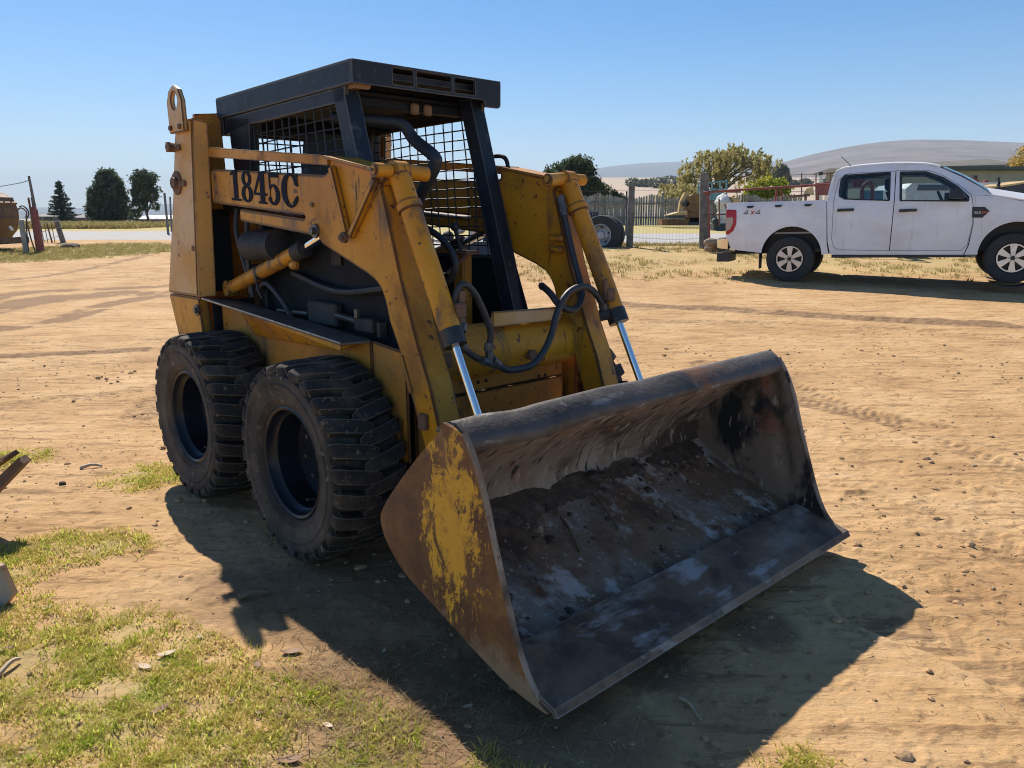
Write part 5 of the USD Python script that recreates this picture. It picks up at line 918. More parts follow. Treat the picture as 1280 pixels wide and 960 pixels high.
for k, (px, py, r) in enumerate(((597, 291, .16), (612, 300, .13), (575, 285, .12), (560, 296, .12))):
    g = at(px, py, 15.0 + k * .3); part(en, "gear_case", cat([trimesh.creation.icosphere(2, r).apply_translation(g), cyl(g - [0, .25, 0], g + [0, .2, 0], r * .6, 16)]), M["silver_rim"] if k % 2 == 0 else M["engine"], 40)
for a, b in (((555, 277), (612, 282)), ((570, 285), (590, 272)), ((600, 306), (630, 296)), ((590, 300), (606, 288)), ((540, 300), (600, 310))): part(en, "steel_bar", cyl(at(*a, 15.2), at(*b, 15.0), .03, 8), M["silver_rim"])
part(en, "scrap_stand", hull([Gp(548, 14.6), Gp(640, 14.6), Gp(548, 15.8), Gp(640, 15.8), at(555, 302, 14.8), at(632, 302, 14.8), at(555, 302, 15.6), at(632, 302, 15.6)]), M["trailer"])

# ---------------------------------------------------------------- trees and bushes
def leaves(P0, size, rg, elong=1.0, down=0.0, jitter=.5):
    """one bent leaf clump (two triangles) at each point"""
    n = len(P0); d = rg.normal(size=(n, 3)); d[:, 2] -= down; d /= np.linalg.norm(d, axis=1)[:, None]
    e = np.cross(d, rg.normal(size=(n, 3))); e /= np.linalg.norm(e, axis=1)[:, None] + 1e-9
    s = size * (1 - jitter + 2 * jitter * rg.random(n))[:, None]
    a, b = P0 - d * s * elong, P0 + d * s * elong; c1, c2 = P0 + e * s * .55 + d * s * .1, P0 - e * s * .55
    v = np.stack([a, c1, b, c2], 1).reshape(-1, 3); i = np.arange(n)[:, None] * 4
    return TM(v, np.vstack([i + [0, 1, 2], i + [0, 2, 3]]), process=False)
def inblobs(B, n, rg, shellness=.55, clump=0, cr=.2):
    B = np.array(B, float); w = B[:, 3] * B[:, 4] * B[:, 5]; k = rg.choice(len(B), n, p=w / w.sum())
    d = rg.normal(size=(n, 3)); d /= np.linalg.norm(d, axis=1)[:, None]; r = rg.random(n) ** (1 / 3); r = r * (1 - shellness) + shellness * (1 - .25 * rg.random(n))
    p = B[k, :3] + d * r[:, None] * B[k, 3:6]
    if clump:
        c = p[:clump]; j = rg.integers(0, clump, n); p = c[j] + rg.normal(size=(n, 3)) * cr * B[k, 3:6].mean(1)[:, None]
    return p
def trunk(base, top, r0, r1, bends=.1, rg=None, n=8):
    t = np.linspace(0, 1, 6)[:, None]; p = base * (1 - t) + top * t
    if rg is not None: p[1:-1] += rg.normal(size=(4, 3)) * bends * [1, 1, .2]
    return tube(np.vstack([base - [0, 0, .2], p]), np.r_[r0 * 1.25, np.linspace(r0, r1, 6)], n)
def tree(name, label, px, Y, B, n, leaf, mat, tr=.18, limbs=6, group=None, elong=1., down=0., clump=0, cr=.2, shellness=.55, seed=1, cat_="tree", trunktop=None):
    rg = np.random.default_rng(seed); g = Gp(px, Y); t = thing(name, label, cat_, group)
    Bw = [[g[0] + x, g[1] + y, g[2] + z, rx, ry, rz] for x, y, z, rx, ry, rz in B]
    zt = trunktop if trunktop else max(b[2] for b in B) * .8
    tk = trunk(g, g + [0, 0, zt], tr, tr * .35, tr * .5, rg); ms = [tk]
    tkp = part(t, "trunk", tk, M["bark"], 40)
    for k in range(limbs):
        b = Bw[k % len(Bw)]; z0 = g[2] + zt * (.3 + .6 * rg.random()); e = np.array(b[:3]) + rg.normal(size=3) * np.array(b[3:]) * .5
        s0 = np.array([g[0], g[1], z0]); mid = (s0 + e) / 2 + [0, 0, .12 * np.linalg.norm(e - s0)]
        part(tkp, "limb", tube(spline([s0, mid, e], 4), np.linspace(tr * .45, tr * .12, 9), 6), M["bark"], 40)
    part(t, "crown", leaves(inblobs(Bw, n, rg, shellness, clump, cr), leaf, rg, elong, down), M[mat], False)
    return t, g
# left: tall conifer, wide cypress, round headed tree
Yc = 63.0; rgc = np.random.default_rng(5); g = Gp(78, Yc); t = thing("conifer_tree", "pointed blue green conifer left of the big dark cypress", "tree"); Hc = zpx(225, Yc) - g[2]
ct_ = part(t, "trunk", trunk(g, g + [0, 0, Hc], .10, .01, .01, rgc), M["bark"], 40); pts = []
for lv in range(17):
    f = lv / 17.0; z = .35 + f * (Hc - .45)
    for q in range(7):
        R = (1.22 * (1 - f) ** .9 + .06) * rgc.uniform(.62, 1.15); a = q / 7 * 2 * math.pi + lv * 1.1 + rgc.normal(0, .18); m_ = int(44 * R + 10); s = rgc.random(m_) ** .7 * R
        zz = g[2] + z + rgc.normal(0, .06) - .30 * s + .24 * s * s / max(R, .2)
        pts.append(np.c_[g[0] + s * np.cos(a) + rgc.normal(0, .05, m_), g[1] + s * np.sin(a) + rgc.normal(0, .05, m_), zz + rgc.normal(0, .025, m_) - .03])
        if q % 2 == 0 and f < .8: part(ct_, "branch", tube([[g[0], g[1], g[2] + z], [g[0] + R * .85 * math.cos(a), g[1] + R * .85 * math.sin(a), g[2] + z - .08 * R]], [.022, .006], 5), M["bark"], False)
part(t, "crown", leaves(np.vstack(pts), .065, rgc, 1.7, .2), M["leaf_conifer"], False)
tree("cypress_tree", "very broad dark cypress, tallest mass of the left tree row", 137.5, 64.0, [(0, 0, 2.0, 1.45, 1.3, 1.75), (.1, 0, 3.0, 1.05, 1.0, 1.35), (-.45, 0, 1.2, 1.2, 1.1, 1.1), (.6, 0, 1.3, 1.1, 1.1, 1.2), (.15, 0, 3.7, .65, .6, .72), (-1.25, 0, 1.5, .42, .5, 1.0)], 26000, .10, "leaf_dark", .25, 4, clump=420, cr=.095, shellness=.8, seed=2)
tree("round_tree", "dark round headed tree on a bare trunk right of the cypress", 184, 62.0, [(-.15, 0, 3.4, .85, .8, .8), (.25, 0, 3.55, .75, .8, .65), (-.35, 0, 2.5, .75, .7, .7), (.45, 0, 2.4, .6, .6, .6), (1.0, 0, 2.6, .40, .4, .35), (-.6, 0, 1.6, .55, .5, .55), (.6, 0, 1.5, .42, .4, .35), (-1.0, 0, .8, .5, .5, .5)], 9500, .085, "leaf_dark", .12, 10, clump=420, cr=.13, shellness=.4, seed=3)
# right: dense bush tree, willow, lime bush, far tree, autumn tree
tree("evergreen_tree", "dense dark evergreen tree behind the left end of the picket fence", 716, 56.0, [(0, 0, 2.9, 1.5, 1.3, 1.2), (.35, 0, 3.55, 1.05, 1.0, .75), (-1.3, 0, 2.7, 1.0, 1.0, .85), (1.1, 0, 2.1, 1.1, 1.0, .9), (-.6, 0, 1.7, 1.8, 1.2, 1.0)], 17000, .10, "leaf_bush", .2, 5, clump=700, cr=.10, shellness=.6, seed=4)
tree("hedge_bush", "low olive bush trailing to the right of the evergreen tree", 757, 56.5, [(0, 0, 1.45, .9, .7, .75), (.9, 0, 1.2, .7, .6, .5), (-.5, 0, 1.9, .6, .6, .6)], 4200, .085, "leaf_bush", .06, 4, clump=260, cr=.14, seed=6, cat_="bush")
def willow(px, Y, seed):
    rg = np.random.default_rng(seed); g = Gp(px, Y); t = thing("willow_tree", "big straggly yellowing willow behind the thick gate post", "tree"); Hw = zpx(184, Y) - g[2]
    tk = part(t, "trunk", trunk(g, g + [.1, 0, Hw * .45], .22, .14, .08, rg), M["bark"], 40); pts = []; k = 0
    for sx, hx in ((-2.9, .55), (-2.2, .68), (-1.4, .86), (-.7, .95), (-.1, .93), (.5, .99), (1.1, 1.0), (1.8, .98), (2.4, .92), (2.9, .84), (-1.9, .5), (2.6, .7), (.2, .75), (-3.4, .42)):
        for q in range(3):
            e = g + np.array([sx + rg.normal(0, .22), rg.normal(0, .9), Hw * (hx - .06 - .06 * rg.random())]); s0 = g + [.05, 0, Hw * (.2 + .25 * rg.random())]
            mid = s0 * .45 + e * .55 + [-.1 * sx, 0, .25]; sp_ = spline([s0, mid, e], 5); part(tk, "limb", tube(sp_, np.linspace(.075, .018, len(sp_)), 5), M["bark"], 40)
            for w in range(11):
                o = e + rg.normal(0, .42, 3) * [1, 1, .5]; ln = rg.uniform(.5, 1.7) * min(1.0, Hw * hx / 3.4); m_ = int(16 * ln + 5); f = np.sort(rg.random(m_))[:, None]
                pts.append(o + np.c_[rg.normal(0, .05, m_) + f[:, 0] * rg.normal(0, .2), rg.normal(0, .05, m_), .25 * f[:, 0] - ln * f[:, 0] ** 1.3])
    part(t, "crown", leaves(np.vstack(pts), .085, rg, 1.5, .9), M["leaf_willow"], False)
willow(893, 58.0, 8)
tree("willow_bush", "pale green straggly bush at the left foot of the willow", 858, 50.0, [(0, 0, 1.3, 1.1, .8, .9), (-.9, 0, 1.0, .7, .6, .6), (.7, 0, .9, .8, .6, .6)], 3600, .075, "leaf_willow", .06, 6, clump=240, cr=.15, seed=9, elong=1.3, cat_="bush")
tree("lime_bush", "bright lime and yellow bush above the pickup's load bed", 957, 46.0, [(.2, 0, 1.95, 1.0, .8, .62), (-.7, 0, 1.6, .8, .7, .62), (.8, 0, 1.7, .6, .6, .6), (0, 0, 1.1, 1.3, .9, .7)], 7000, .075, "leaf_lime", .07, 5, clump=420, cr=.12, seed=10, cat_="bush")
tree("far_tree", "small hazy grey green tree far off left of the pickup's cab", 972, 190.0, [(0, 0, 4.6, 2.2, 2.0, 2.6), (.9, 0, 3.4, 1.8, 1.6, 1.6), (-1.2, 0, 3.2, 1.3, 1.2, 1.4)], 3500, .32, "leaf_far", .25, 3, seed=12)
tree("autumn_tree", "yellow autumn tree at the right edge over the shed roof", 1283, 48.0, [(0, 0, 3.5, 1.2, 1.2, 1.1), (-.3, 0, 2.6, 1.0, 1.0, .9), (.6, 0, 4.1, .9, .9, .9), (.2, 0, 1.9, 1.3, 1.1, .9)], 7500, .085, "leaf_autumn", .14, 6, clump=420, cr=.13, seed=13)
FAR = ("pale hazy scrub on the field just right of the far tree", "rounder scrub clump on the field nearest the pickup's cab", "faint scrub bush close above the pickup's cab corner", "left scrub clump below the far blue ridge", "widest scrub clump below the far blue ridge", "small scrub bush far behind the wooden fence post", "leftmost faint scrub bush past the evergreen tree", "tiny scrub bush beside the far tree")
for k, (px, Y, s) in enumerate(((1003, 420, 1.0), (1032, 460, 1.1), (1050, 440, .8), (820, 300, 1.2), (836, 310, 1.4), (805, 330, 1.0), (790, 340, 1.1), (988, 380, .8))):
    tree("veld_bush", FAR[k], px, Y, [(0, 0, 1.6 * s, 3.2 * s, 2.5 * s, 1.8 * s), (2.5 * s, 0, 1.2 * s, 2.2 * s, 2 * s, 1.3 * s)], 500, .5, "leaf_far", .2, 1, "scrub bushes on the far fields", seed=20 + k, cat_="bush")

# ---------------------------------------------------------------- buildings
def window(par, x, z, w, h, Y, dep=.05):
    f = part(par, "window", box(x - w / 2, x + w / 2, Y - dep, Y, z, z + h, .01), M["offwhite"]); part(f, "pane", box(x - w / 2 + .06, x + w / 2 - .06, Y - dep - .012, Y - dep - .002, z + .06, z + h - .06, .002), M["window_dark"])
def house(name, label, px0, px1, pyr, Y, depth, eave, mw, mr, wins=(), ridge=0.4):
    a, b = Gp(px0, Y), Gp(px1, Y); z0 = min(a[2], b[2]) - .3; zr = zpx(pyr, Y); ze = zr - ridge; h = thing(name, label, "building")
    part(h, "wall", box(a[0], b[0], Y, Y + depth, z0, ze, .01), M[mw]); o = .35
    part(h, "roof", hull([[a[0] - o, Y - o, ze - .02], [b[0] + o, Y - o, ze - .02], [a[0] - o, Y + depth + o, ze - .02], [b[0] + o, Y + depth + o, ze - .02], [a[0] - o, Y - o, ze + .08], [b[0] + o, Y - o, ze + .08], [a[0] - o, Y + depth / 2, zr + .08], [b[0] + o, Y + depth / 2, zr + .08], [a[0] - o, Y + depth + o, ze + .08], [b[0] + o, Y + depth + o, ze + .08]]), M[mr])
    for px, zoff, w, hh in wins: window(h, Y * (px - 640) / 1000.5, z0 + .3 + zoff, w, hh, Y)
    return h
house("brick_cottage", "dark low cottage between the conifer and the cypress", 96, 122, 267.5, 70, 5, 1, "house_wall", "house_roof", ((110, .30, .5, .55),))
house("farm_shed", "long low dark shed behind the red post", 38, 76, 268.5, 78, 6, 1, "house_wall", "house_roof", ((60, .3, 1.2, .4), (68, .3, .6, .4)), .25)
house("tin_cottage", "low cottage with a pale tin roof right of the round tree", 174, 240, 270, 74, 5, 1, "house_wall", "tin_roof", ((196, .25, .4, .4), (186, .25, .4, .4)), .35)
h1 = thing("long_shed", "long low shed with dark weathered roof behind the pickup's cab", "building"); Y = 78.0
xa, xb = Y * (1068 - 640) / 1000.5, Y * (1256 - 640) / 1000.5; zt = zpx(197, Y); ze = zpx(208, Y); zl = zpx(213.5, Y)
part(h1, "wall", box(xa + .4, xb - .3, Y, Y + 9, float(T(xa, Y)) - .5, ze - .1, .02), M["shed_wall"])
part(h1, "roof", hull([[xa - 1, Y - .6, zl], [xb + .3, Y - .6, ze], [xa - 1, Y + 4.5, zl + .35], [xb + .3, Y + 4.5, zt], [xa - 1, Y + 10, zl], [xb + .3, Y + 10, ze], [xa - 1, Y - .6, zl - .12], [xb + .3, Y - .6, ze - .15]]), M["shed_roof"])
h2 = thing("workshop", "big olive grey workshop wall with dark green roof edge at the right", "building"); Y = 42.0
xa, xb = Y * (1150 - 640) / 1000.5, Y * (1420 - 640) / 1000.5; ze = zpx(212, Y)
part(h2, "wall", box(xa, xb, Y, Y + 12, float(T(xb, Y)) - 1, ze - .12, .02), M["shed_wall"])
part(h2, "roof", hull([[xa - .3, Y - .5, ze - .12], [xb + .3, Y - .5, ze - .12], [xa - .3, Y - .5, ze + .04], [xb + .3, Y - .5, ze + .04], [xa - .3, Y + 6, ze + .30], [xb, Y + 6, ze + .30], [xa - .3, Y + 12.4, ze], [xb, Y + 12.4, ze]]), M["shed_fascia"])
for k in range(9): x = xa + .8 + k * 1.3; part(h2, "wall_rib", box(x - .03, x + .03, Y - .02, Y + .005, float(T(xb, Y)) - 1, ze - .2, .004), M["shed_wall"])

# ---------------------------------------------------------------- machinery in the far yard
def bk(px, py, Y): return at(px, py, Y)
ex = thing("old_digger", "rusty yellow digger arm and deck standing against the picket fence", "digger"); Y = 36.0
p3 = lambda pts, y0, y1: plate_xz([(bk(px, py, Y)[0], bk(px, py, Y)[2]) for px, py in pts], y0, y1)
part(ex, "boom", p3([(848, 266), (850, 252), (855, 243), (859, 244), (857, 252), (853, 260), (851, 267)], Y, Y + .25), M["tan_paint"]); part(ex, "boom_head", p3([(856, 240), (861, 241), (864, 256), (860, 262), (856, 250)], Y + .02, Y + .3), M["tan_paint"])
part(ex, "deck", p3([(833, 269), (846, 265), (856, 264), (855, 269)], Y - .5, Y + .6), M["tan_paint"]); part(ex, "deck_frame", p3([(834, 269), (855, 269), (855, 273), (834, 273)], Y - .4, Y + .5), M["trailer"]); part(ex, "base_box", p3([(826, 274), (859, 274), (859, 281.5), (826, 281.5)], Y - .3, Y + .7), M["rusty_yellow"])
w0 = bk(857.5, 254.5, Y - .2); part(ex, "round_cover", cyl(w0, w0 + [0, .3, 0], .15, 20), M["trim"]); w0 = bk(868, 254, Y); part(ex, "round_tank", cat([cyl(w0 + [0, -.2, 0], w0 + [0, .8, 0], .40, 24), box(w0[0] - .3, w0[0] + .45, Y - .1, Y + .7, w0[2] - .85, w0[2] - .2, .02)]), M["rusty_yellow"]); part(ex, "cab_post", p3([(859, 262), (862, 262), (863, 281), (860, 281)], Y, Y + .1), M["trailer"]); part(ex, "dark_base", p3([(861, 272), (877, 272), (878, 281.5), (861, 281.5)], Y - .1, Y + .6), M["trailer"])
wr = thing("stripped_tractor", "pale stripped tractor hulk showing behind the gate and pickup tail", "tractor"); Y = 32.0
for k, (px, py, r) in enumerate(((903, 253, .30), (909, 258, .34), (916, 254, .30), (905, 268, .28), (913, 272, .34), (902, 280, .20), (921, 262, .3))):
    m_ = trimesh.creation.icosphere(2, r); v = m_.vertices; m_.vertices = v * (1 + .5 * (meshkit.noise(v * 7 + k) - .5)[:, None]); part(wr, "engine_casting", m_.apply_translation(bk(px, py, Y)), M["offwhite"] if k != 2 else M["tan_paint"], 30)
for a, b in (((899, 249), (899, 282)), ((912, 246), (918, 258)), ((908, 240), (926, 240))): part(wr, "tractor_bar", cyl(bk(*a, Y - .5), bk(*b, Y - .5), .035, 6), M["rust"])
w0 = bk(895, 277, Y - .4); part(wr, "wheel", cyl(w0, w0 + [0, .25, 0], .13, 18), M["trim"]); w0 = bk(908, 284, Y - .2); part(wr, "base", box(w0[0] - .5, w0[0] + 1.2, Y - .2, Y + .6, w0[2] - .2, w0[2] + .15, .02), M["trailer"])
tf = thing("teal_frame", "faded teal machine frame above the gate post", "machine frame"); Y = 40.0
for a, b in (((873, 228), (873, 248)), ((881, 227), (881, 248)), ((873, 230), (908, 226)), ((873, 238), (908, 236)), ((890, 228), (890, 248)), ((900, 226), (900, 246)), ((908, 224), (908, 246))): part(tf, "frame_bar", cyl(bk(*a, Y), bk(*b, Y), .045, 6), M["teal"])
part(tf, "teal_panel", p3([(885, 240), (905, 238), (905, 250), (885, 250)], Y, Y + .2), M["teal"]); part(tf, "frame_leg", cyl(bk(875, 245, Y), Gp(875, Y), .05, 6), M["rust"]); part(tf, "frame_leg", cyl(bk(906, 245, Y), Gp(906, Y), .05, 6), M["rust"])
rb = thing("red_implement", "dull red farm implement box beside the pickup's cab", "farm implement"); Y = 30.0
part(rb, "hopper", hull([bk(1019, 229, Y), bk(1044, 226, Y), bk(1019, 244, Y), bk(1044, 244, Y), bk(1019, 229, Y + .9), bk(1044, 226, Y + .9), bk(1019, 244, Y + .9), bk(1044, 244, Y + .9)]), M["red_paint"])
part(rb, "tan_cover", hull([bk(1004, 243, Y), bk(1008, 236, Y), bk(1016, 233, Y), bk(1018, 244, Y), bk(1006, 243, Y + .6), bk(1016, 235, Y + .6)]), M["tan_paint"]); part(rb, "drawbar", cyl(bk(985, 246, Y), bk(1012, 244, Y), .05, 6), M["rust"]); part(rb, "implement_leg", cyl(bk(1022, 243, Y), Gp(1022, Y), .06, 6), M["rust"]); part(rb, "implement_leg", cyl(bk(1042, 243, Y + .4), Gp(1042, Y + .4), .06, 6), M["rust"]); part(rb, "implement_beam", cyl(bk(1007, 244, Y), Gp(1007, Y), .05, 6), M["rust"])
mp = thing("marker_post", "white marker post with a black cap beyond the load bed", "post"); Y = 38; part(mp, "shaft", cyl(Gp(1026, Y), bk(1026, 219, Y), .09, 10), M["offwhite"]); part(mp, "cap", cyl(bk(1026, 219, Y), bk(1026, 215, Y), .10, 10), M["trim"])
mf = thing("field_fence", "far wire fence with thin posts beyond the lime bush", "fence"); Y = 60
for px in (984, 1002, 1020, 1038): part(mf, "fence_post", cyl(Gp(px, Y), bk(px, 217 - (px - 984) * .03, Y), .045, 6), M["rust"])
for z in (0, .4, .8, 1.2): a, b = bk(980, 219, Y), bk(1044, 217, Y); part(mf, "fence_wire", cyl(a - [0, 0, z], b - [0, 0, z], .018, 4), M["steel"])
# vehicles glimpsed behind the pickup
wp = thing("white_utility_truck", "white utility truck glimpsed through the pickup's windows", "truck"); Y = 19.0
q3 = lambda pts, y0, y1: plate_xz([(bk(px, py, Y)[0], bk(px, py, Y)[2]) for px, py in pts], y0, y1)
part(wp, "cab_body", q3([(1132, 250), (1132, 236), (1140, 229), (1186, 229), (1200, 238), (1252, 238), (1252, 262), (1132, 262)], Y, Y + 1.7), M["offwhite"]); part(wp, "cab_window", q3([(1146, 238), (1148, 231), (1180, 231), (1187, 238)], Y - .02, Y + .02), M["window_dark"])
part(wp, "load_rail", q3([(1216, 228), (1251, 228), (1251, 230), (1216, 230)], Y, Y + .3), M["offwhite"]); part(wp, "rail_post", q3([(1218, 230), (1220, 230), (1220, 239), (1218, 239)], Y, Y + .06), M["trim"]); part(wp, "rail_post", q3([(1247, 222), (1250, 221), (1251, 238), (1248, 238)], Y, Y + .06), M["trim"]); part(wp, "red_item", q3([(1221, 224), (1225, 222), (1227, 228), (1220, 228)], Y + .1, Y + .2), M["red_paint"]); part(wp, "red_item", q3([(1234, 225), (1239, 224), (1239, 228), (1234, 228)], Y + .1, Y + .2), M["red_paint"]); part(wp, "winch_head", q3([(1220, 219), (1226, 219), (1224, 223), (1221, 223)], Y + .1, Y + .2), M["trim"])
for px in (1150, 1232): w0 = Gp(px, Y); w0[2] += .38; part(wp, "wheel", cyl(w0, w0 + [0, .25, 0], .38, 24), M["tyre"])
part(wp, "underframe", q3([(1134, 262), (1250, 262), (1250, 272), (1134, 272)], Y + .2, Y + 1.5), M["trim"])
rm_ = thing("red_frame_machine", "red tubular frame seen through the pickup's rear door window", "machine"); Y = 18.0
part(rm_, "frame_hoop", tube(spline([bk(1078, 262, Y), bk(1078, 236, Y), bk(1084, 229, Y), bk(1090, 232, Y), bk(1090, 262, Y)], 6), .04, 8), M["red_paint"]); part(rm_, "red_panel", hull([bk(1066, 222, Y + .4), bk(1082, 220, Y + .4), bk(1066, 234, Y + .4), bk(1080, 234, Y + .4), bk(1066, 222, Y + .6), bk(1080, 234, Y + .6)]), M["red_paint"]); part(rm_, "machine_body", hull([bk(1075, 238, Y + .5), bk(1104, 238, Y + .5), bk(1075, 262, Y + .5), bk(1104, 262, Y + .5), bk(1075, 238, Y + 1.2), bk(1104, 262, Y + 1.2), Gp(1075, Y + .5), Gp(1104, Y + .5)]), M["teal"])
dr = thing("loading_ramp", "dark tipped loading ramp at the right edge above the pickup's bonnet", "ramp"); Y = 24.0
part(dr, "ramp_deck", q3([(1252, 236), (1262, 232), (1300, 226), (1300, 244), (1256, 242)], Y, Y + 1.5), M["trailer"]); part(dr, "ramp_edge", q3([(1250, 232), (1300, 224.5), (1300, 226), (1252, 234)], Y - .05, Y + 1.55), M["tan_paint"]); part(dr, "ramp_leg", cyl(bk(1290, 240, Y), Gp(1290, Y), .08, 8), M["trailer"])

# ---------------------------------------------------------------- left edge of the yard
om = thing("rusty_earthmover", "rusty yellow earthmoving machine cut off by the left edge", "earthmover"); Y = 25.5
r3 = lambda pts, y0, y1: plate_xz([(bk(px, py, y1)[0], bk(px, py, (y0 + y1) / 2)[2]) for px, py in pts], y0, y1)
part(om, "body", r3([(-60, 236), (0, 240), (8, 243), (16, 246), (18, 251), (22, 253), (20, 256), (23, 262), (24, 274), (-60, 274)], Y, Y + 2), M["rusty_yellow"]); part(om, "lower_body", r3([(-60, 274), (24, 273), (22, 288), (16, 296), (16, 304), (0, 290), (-60, 286)], Y + .1, Y + 1.8), M["rusty_yellow"]); part(om, "roof_plate", r3([(-60, 233), (0, 238.5), (10, 243), (9, 244), (0, 240.5), (-60, 236)], Y - .1, Y + 2.1), M["rust"]); part(om, "undercarriage", r3([(-60, 287), (0, 290), (16, 303), (15, 306), (-60, 307)], Y - .1, Y + 1.9), M["trailer"]); part(om, "step_box", r3([(18, 297), (36, 296), (37, 304), (18, 305)], Y - .2, Y + .4), M["rust"]); part(om, "white_strut", cyl(bk(12, 283, Y - .1), bk(16, 288, Y - .1), .04, 6), M["offwhite"])
for k in range(3): part(om, "rusted_rib", r3([(-4 + k * 9, 246 + k * 2), (-3 + k * 9, 246 + k * 2), (-2 + k * 9, 273), (-3 + k * 9, 273)], Y - .04, Y + .01), M["rust"])
hp = thing("bent_pipe", "bent black pipes arching over beside the rusty earthmover", "pipe"); part(hp, "pipe_arc", tube(spline([bk(24, 258.5, 25), bk(29, 257.5, 25), bk(34, 262, 25), bk(36, 268, 25), bk(33, 278, 25), Gp(30, 25)], 6), .02, 6), M["trim"], 40); part(hp, "pipe_arc", tube(spline([bk(22, 262, 25.2), bk(27, 260, 25.2), bk(33, 265, 25.2), bk(33, 274, 25.2), bk(38, 296, 25.2), Gp(39, 25.2)], 6), .022, 6), M["rust"], 40)
def lp(name, px0, Y, px1, py1, r, mat, label, cat_="post"): g = Gp(px0, Y); return solo(name, tube([g - [0, 0, .2], g, at(px1, py1, Y)], [r, r, r * .92], 10), M[mat], label, cat_)
lp("stub_post", 27.5, 25.0, 26, 275, .085, "picket", "short split grey post between the earthmover and the red post", "post")
rp = thing("red_gate_post", "thick leaning red steel post with a pointed cap at the left", "post"); g = Gp(45.5, 25.6); tp_ = at(42.0, 262, 25.6); part(rp, "shaft", tube([g - [0, 0, .2], g, tp_], [.125, .125, .115], 16), M["red_paint"], 40); part(rp, "cap", tube([tp_, at(41.6, 257.5, 25.6)], [.10, .03], 12), M["red_paint"], 40)
solo("leaning_pole", tube([Gp(48, 25.9), at(44, 262, 25.9), at(36, 220, 25.9)], [.055, .05, .035], 10), M["post"], "thin dark pole leaning left above the red post", "pole")
lp("rusty_stake", 42, 25.5, 35.5, 247, .035, "rust", "thin rusty stake left of the red post")
lp("iron_stake", 46, 26.3, 39.5, 247, .03, "trailer", "thin iron stake close behind the red post")
lp("leaning_post", 75.5, 31.0, 68.5, 271, .10, "post", "slanting wooden fence post left of the conifer")
for k, (a, b) in enumerate(((61.5, 58), (56, 55), (51.5, 50), (65, 64))): lp("fence_dropper", a, 31.0, b, 278, .03 if k == 0 else .014, "rust", ("dark thin fence dropper, thickest between the red and slanting posts", "hair thin dropper in the middle between red post and dark dropper", "hair thin wire dropper closest to the red post", "hair thin wire dropper closest to the slanting post")[k], "fence dropper").SetCustomDataByKey("group", "fence droppers by the red post")
solo("overhead_wire", tube(spline([at(36.3, 222, 25.9), at(34, 226, 25.9), at(18, 230, 25.9), at(-30, 238, 25.9)], 5), .011, 5), M["trim"], "slack wire running left from the leaning pole's tip", "wire", None, None, 40)
lw = thing("left_wire_fence", "low strands of wire between the red post and the slanting post", "fence")
for z in (.3, .6, .85): part(lw, "fence_wire", tube([Gp(46, 25.8) + [0, 0, z], Gp(75, 31) + [0, 0, z]], .008, 4), M["steel"])
rbk = thing("rubble_heap", "small heap of dark rubble at the foot of the slanting post", "rubble")
for k in range(6):
    m_ = trimesh.creation.icosphere(1, .11 + .03 * (k % 3)); v = m_.vertices; m_.vertices = v * (1 + .6 * (meshkit.noise(v * 9 + k) - .5)[:, None]) * [1.4, 1, .7]; part(rbk, "rubble_block", m_.apply_translation(Gp(76 + k * 2.2, 27.6 + .2 * (k % 2)) + [0, 0, .05]), M["wood_dry"], 30)
lp("power_pole", 208.5, 40.0, 205.5, 241, .06, "post", "thin power pole just left of the loader's rear tower", "pole")
lp("power_pole", 213, 44.0, 212.5, 246, .05, "post", "fainter second pole hard against the loader's rear tower", "pole")

# ---------------------------------------------------------------- metal implement at the left edge, close by
im = thing("rusty_implement", "rusty steel channel end poking in from the left edge", "implement")
a = at(-40, 632, 3.3); b = at(22, 573, 3.35); d = b - a; n_ = np.array([d[2], 0, -d[0]]) / np.linalg.norm(d); n_ = n_ if n_[2] > 0 else -n_
part(im, "channel_web", hull([a, b, a + n_ * -.05, b + n_ * -.035, a + [0, .06, 0], b + [0, .06, 0], a + n_ * -.05 + [0, .06, 0], b + n_ * -.035 + [0, .06, 0]]), M["rusty_plate"])
part(im, "channel_flange", hull([at(-30, 588, 3.28), at(3, 577, 3.28), at(4, 571, 3.3), at(20, 562, 3.35), at(25, 566, 3.35), at(5, 580, 3.3), at(-30, 600, 3.28), at(3, 577, 3.4), at(20, 562, 3.45), at(25, 566, 3.45)]), M["rusty_yellow"]); part(im, "stand_leg", cyl(at(-40, 620, 3.35), gr(-60, 745), .03, 8), M["rusty_plate"])
ip = thing("plough_share", "pale worn steel blade corner at the left edge below the channel", "blade")
pb = [at(-60, 690, 2.62), at(0, 708, 2.62), at(16, 743, 2.60), at(2, 762, 2.58), at(-60, 800, 2.58)]; part(ip, "blade", hull(np.vstack([pb, np.array(pb) + [0, .03, -.005]])), M["tan_plate"]); part(ip, "blade_shank", cyl(at(-45, 745, 2.64), gr(-70, 830), .025, 8), M["rusty_plate"])

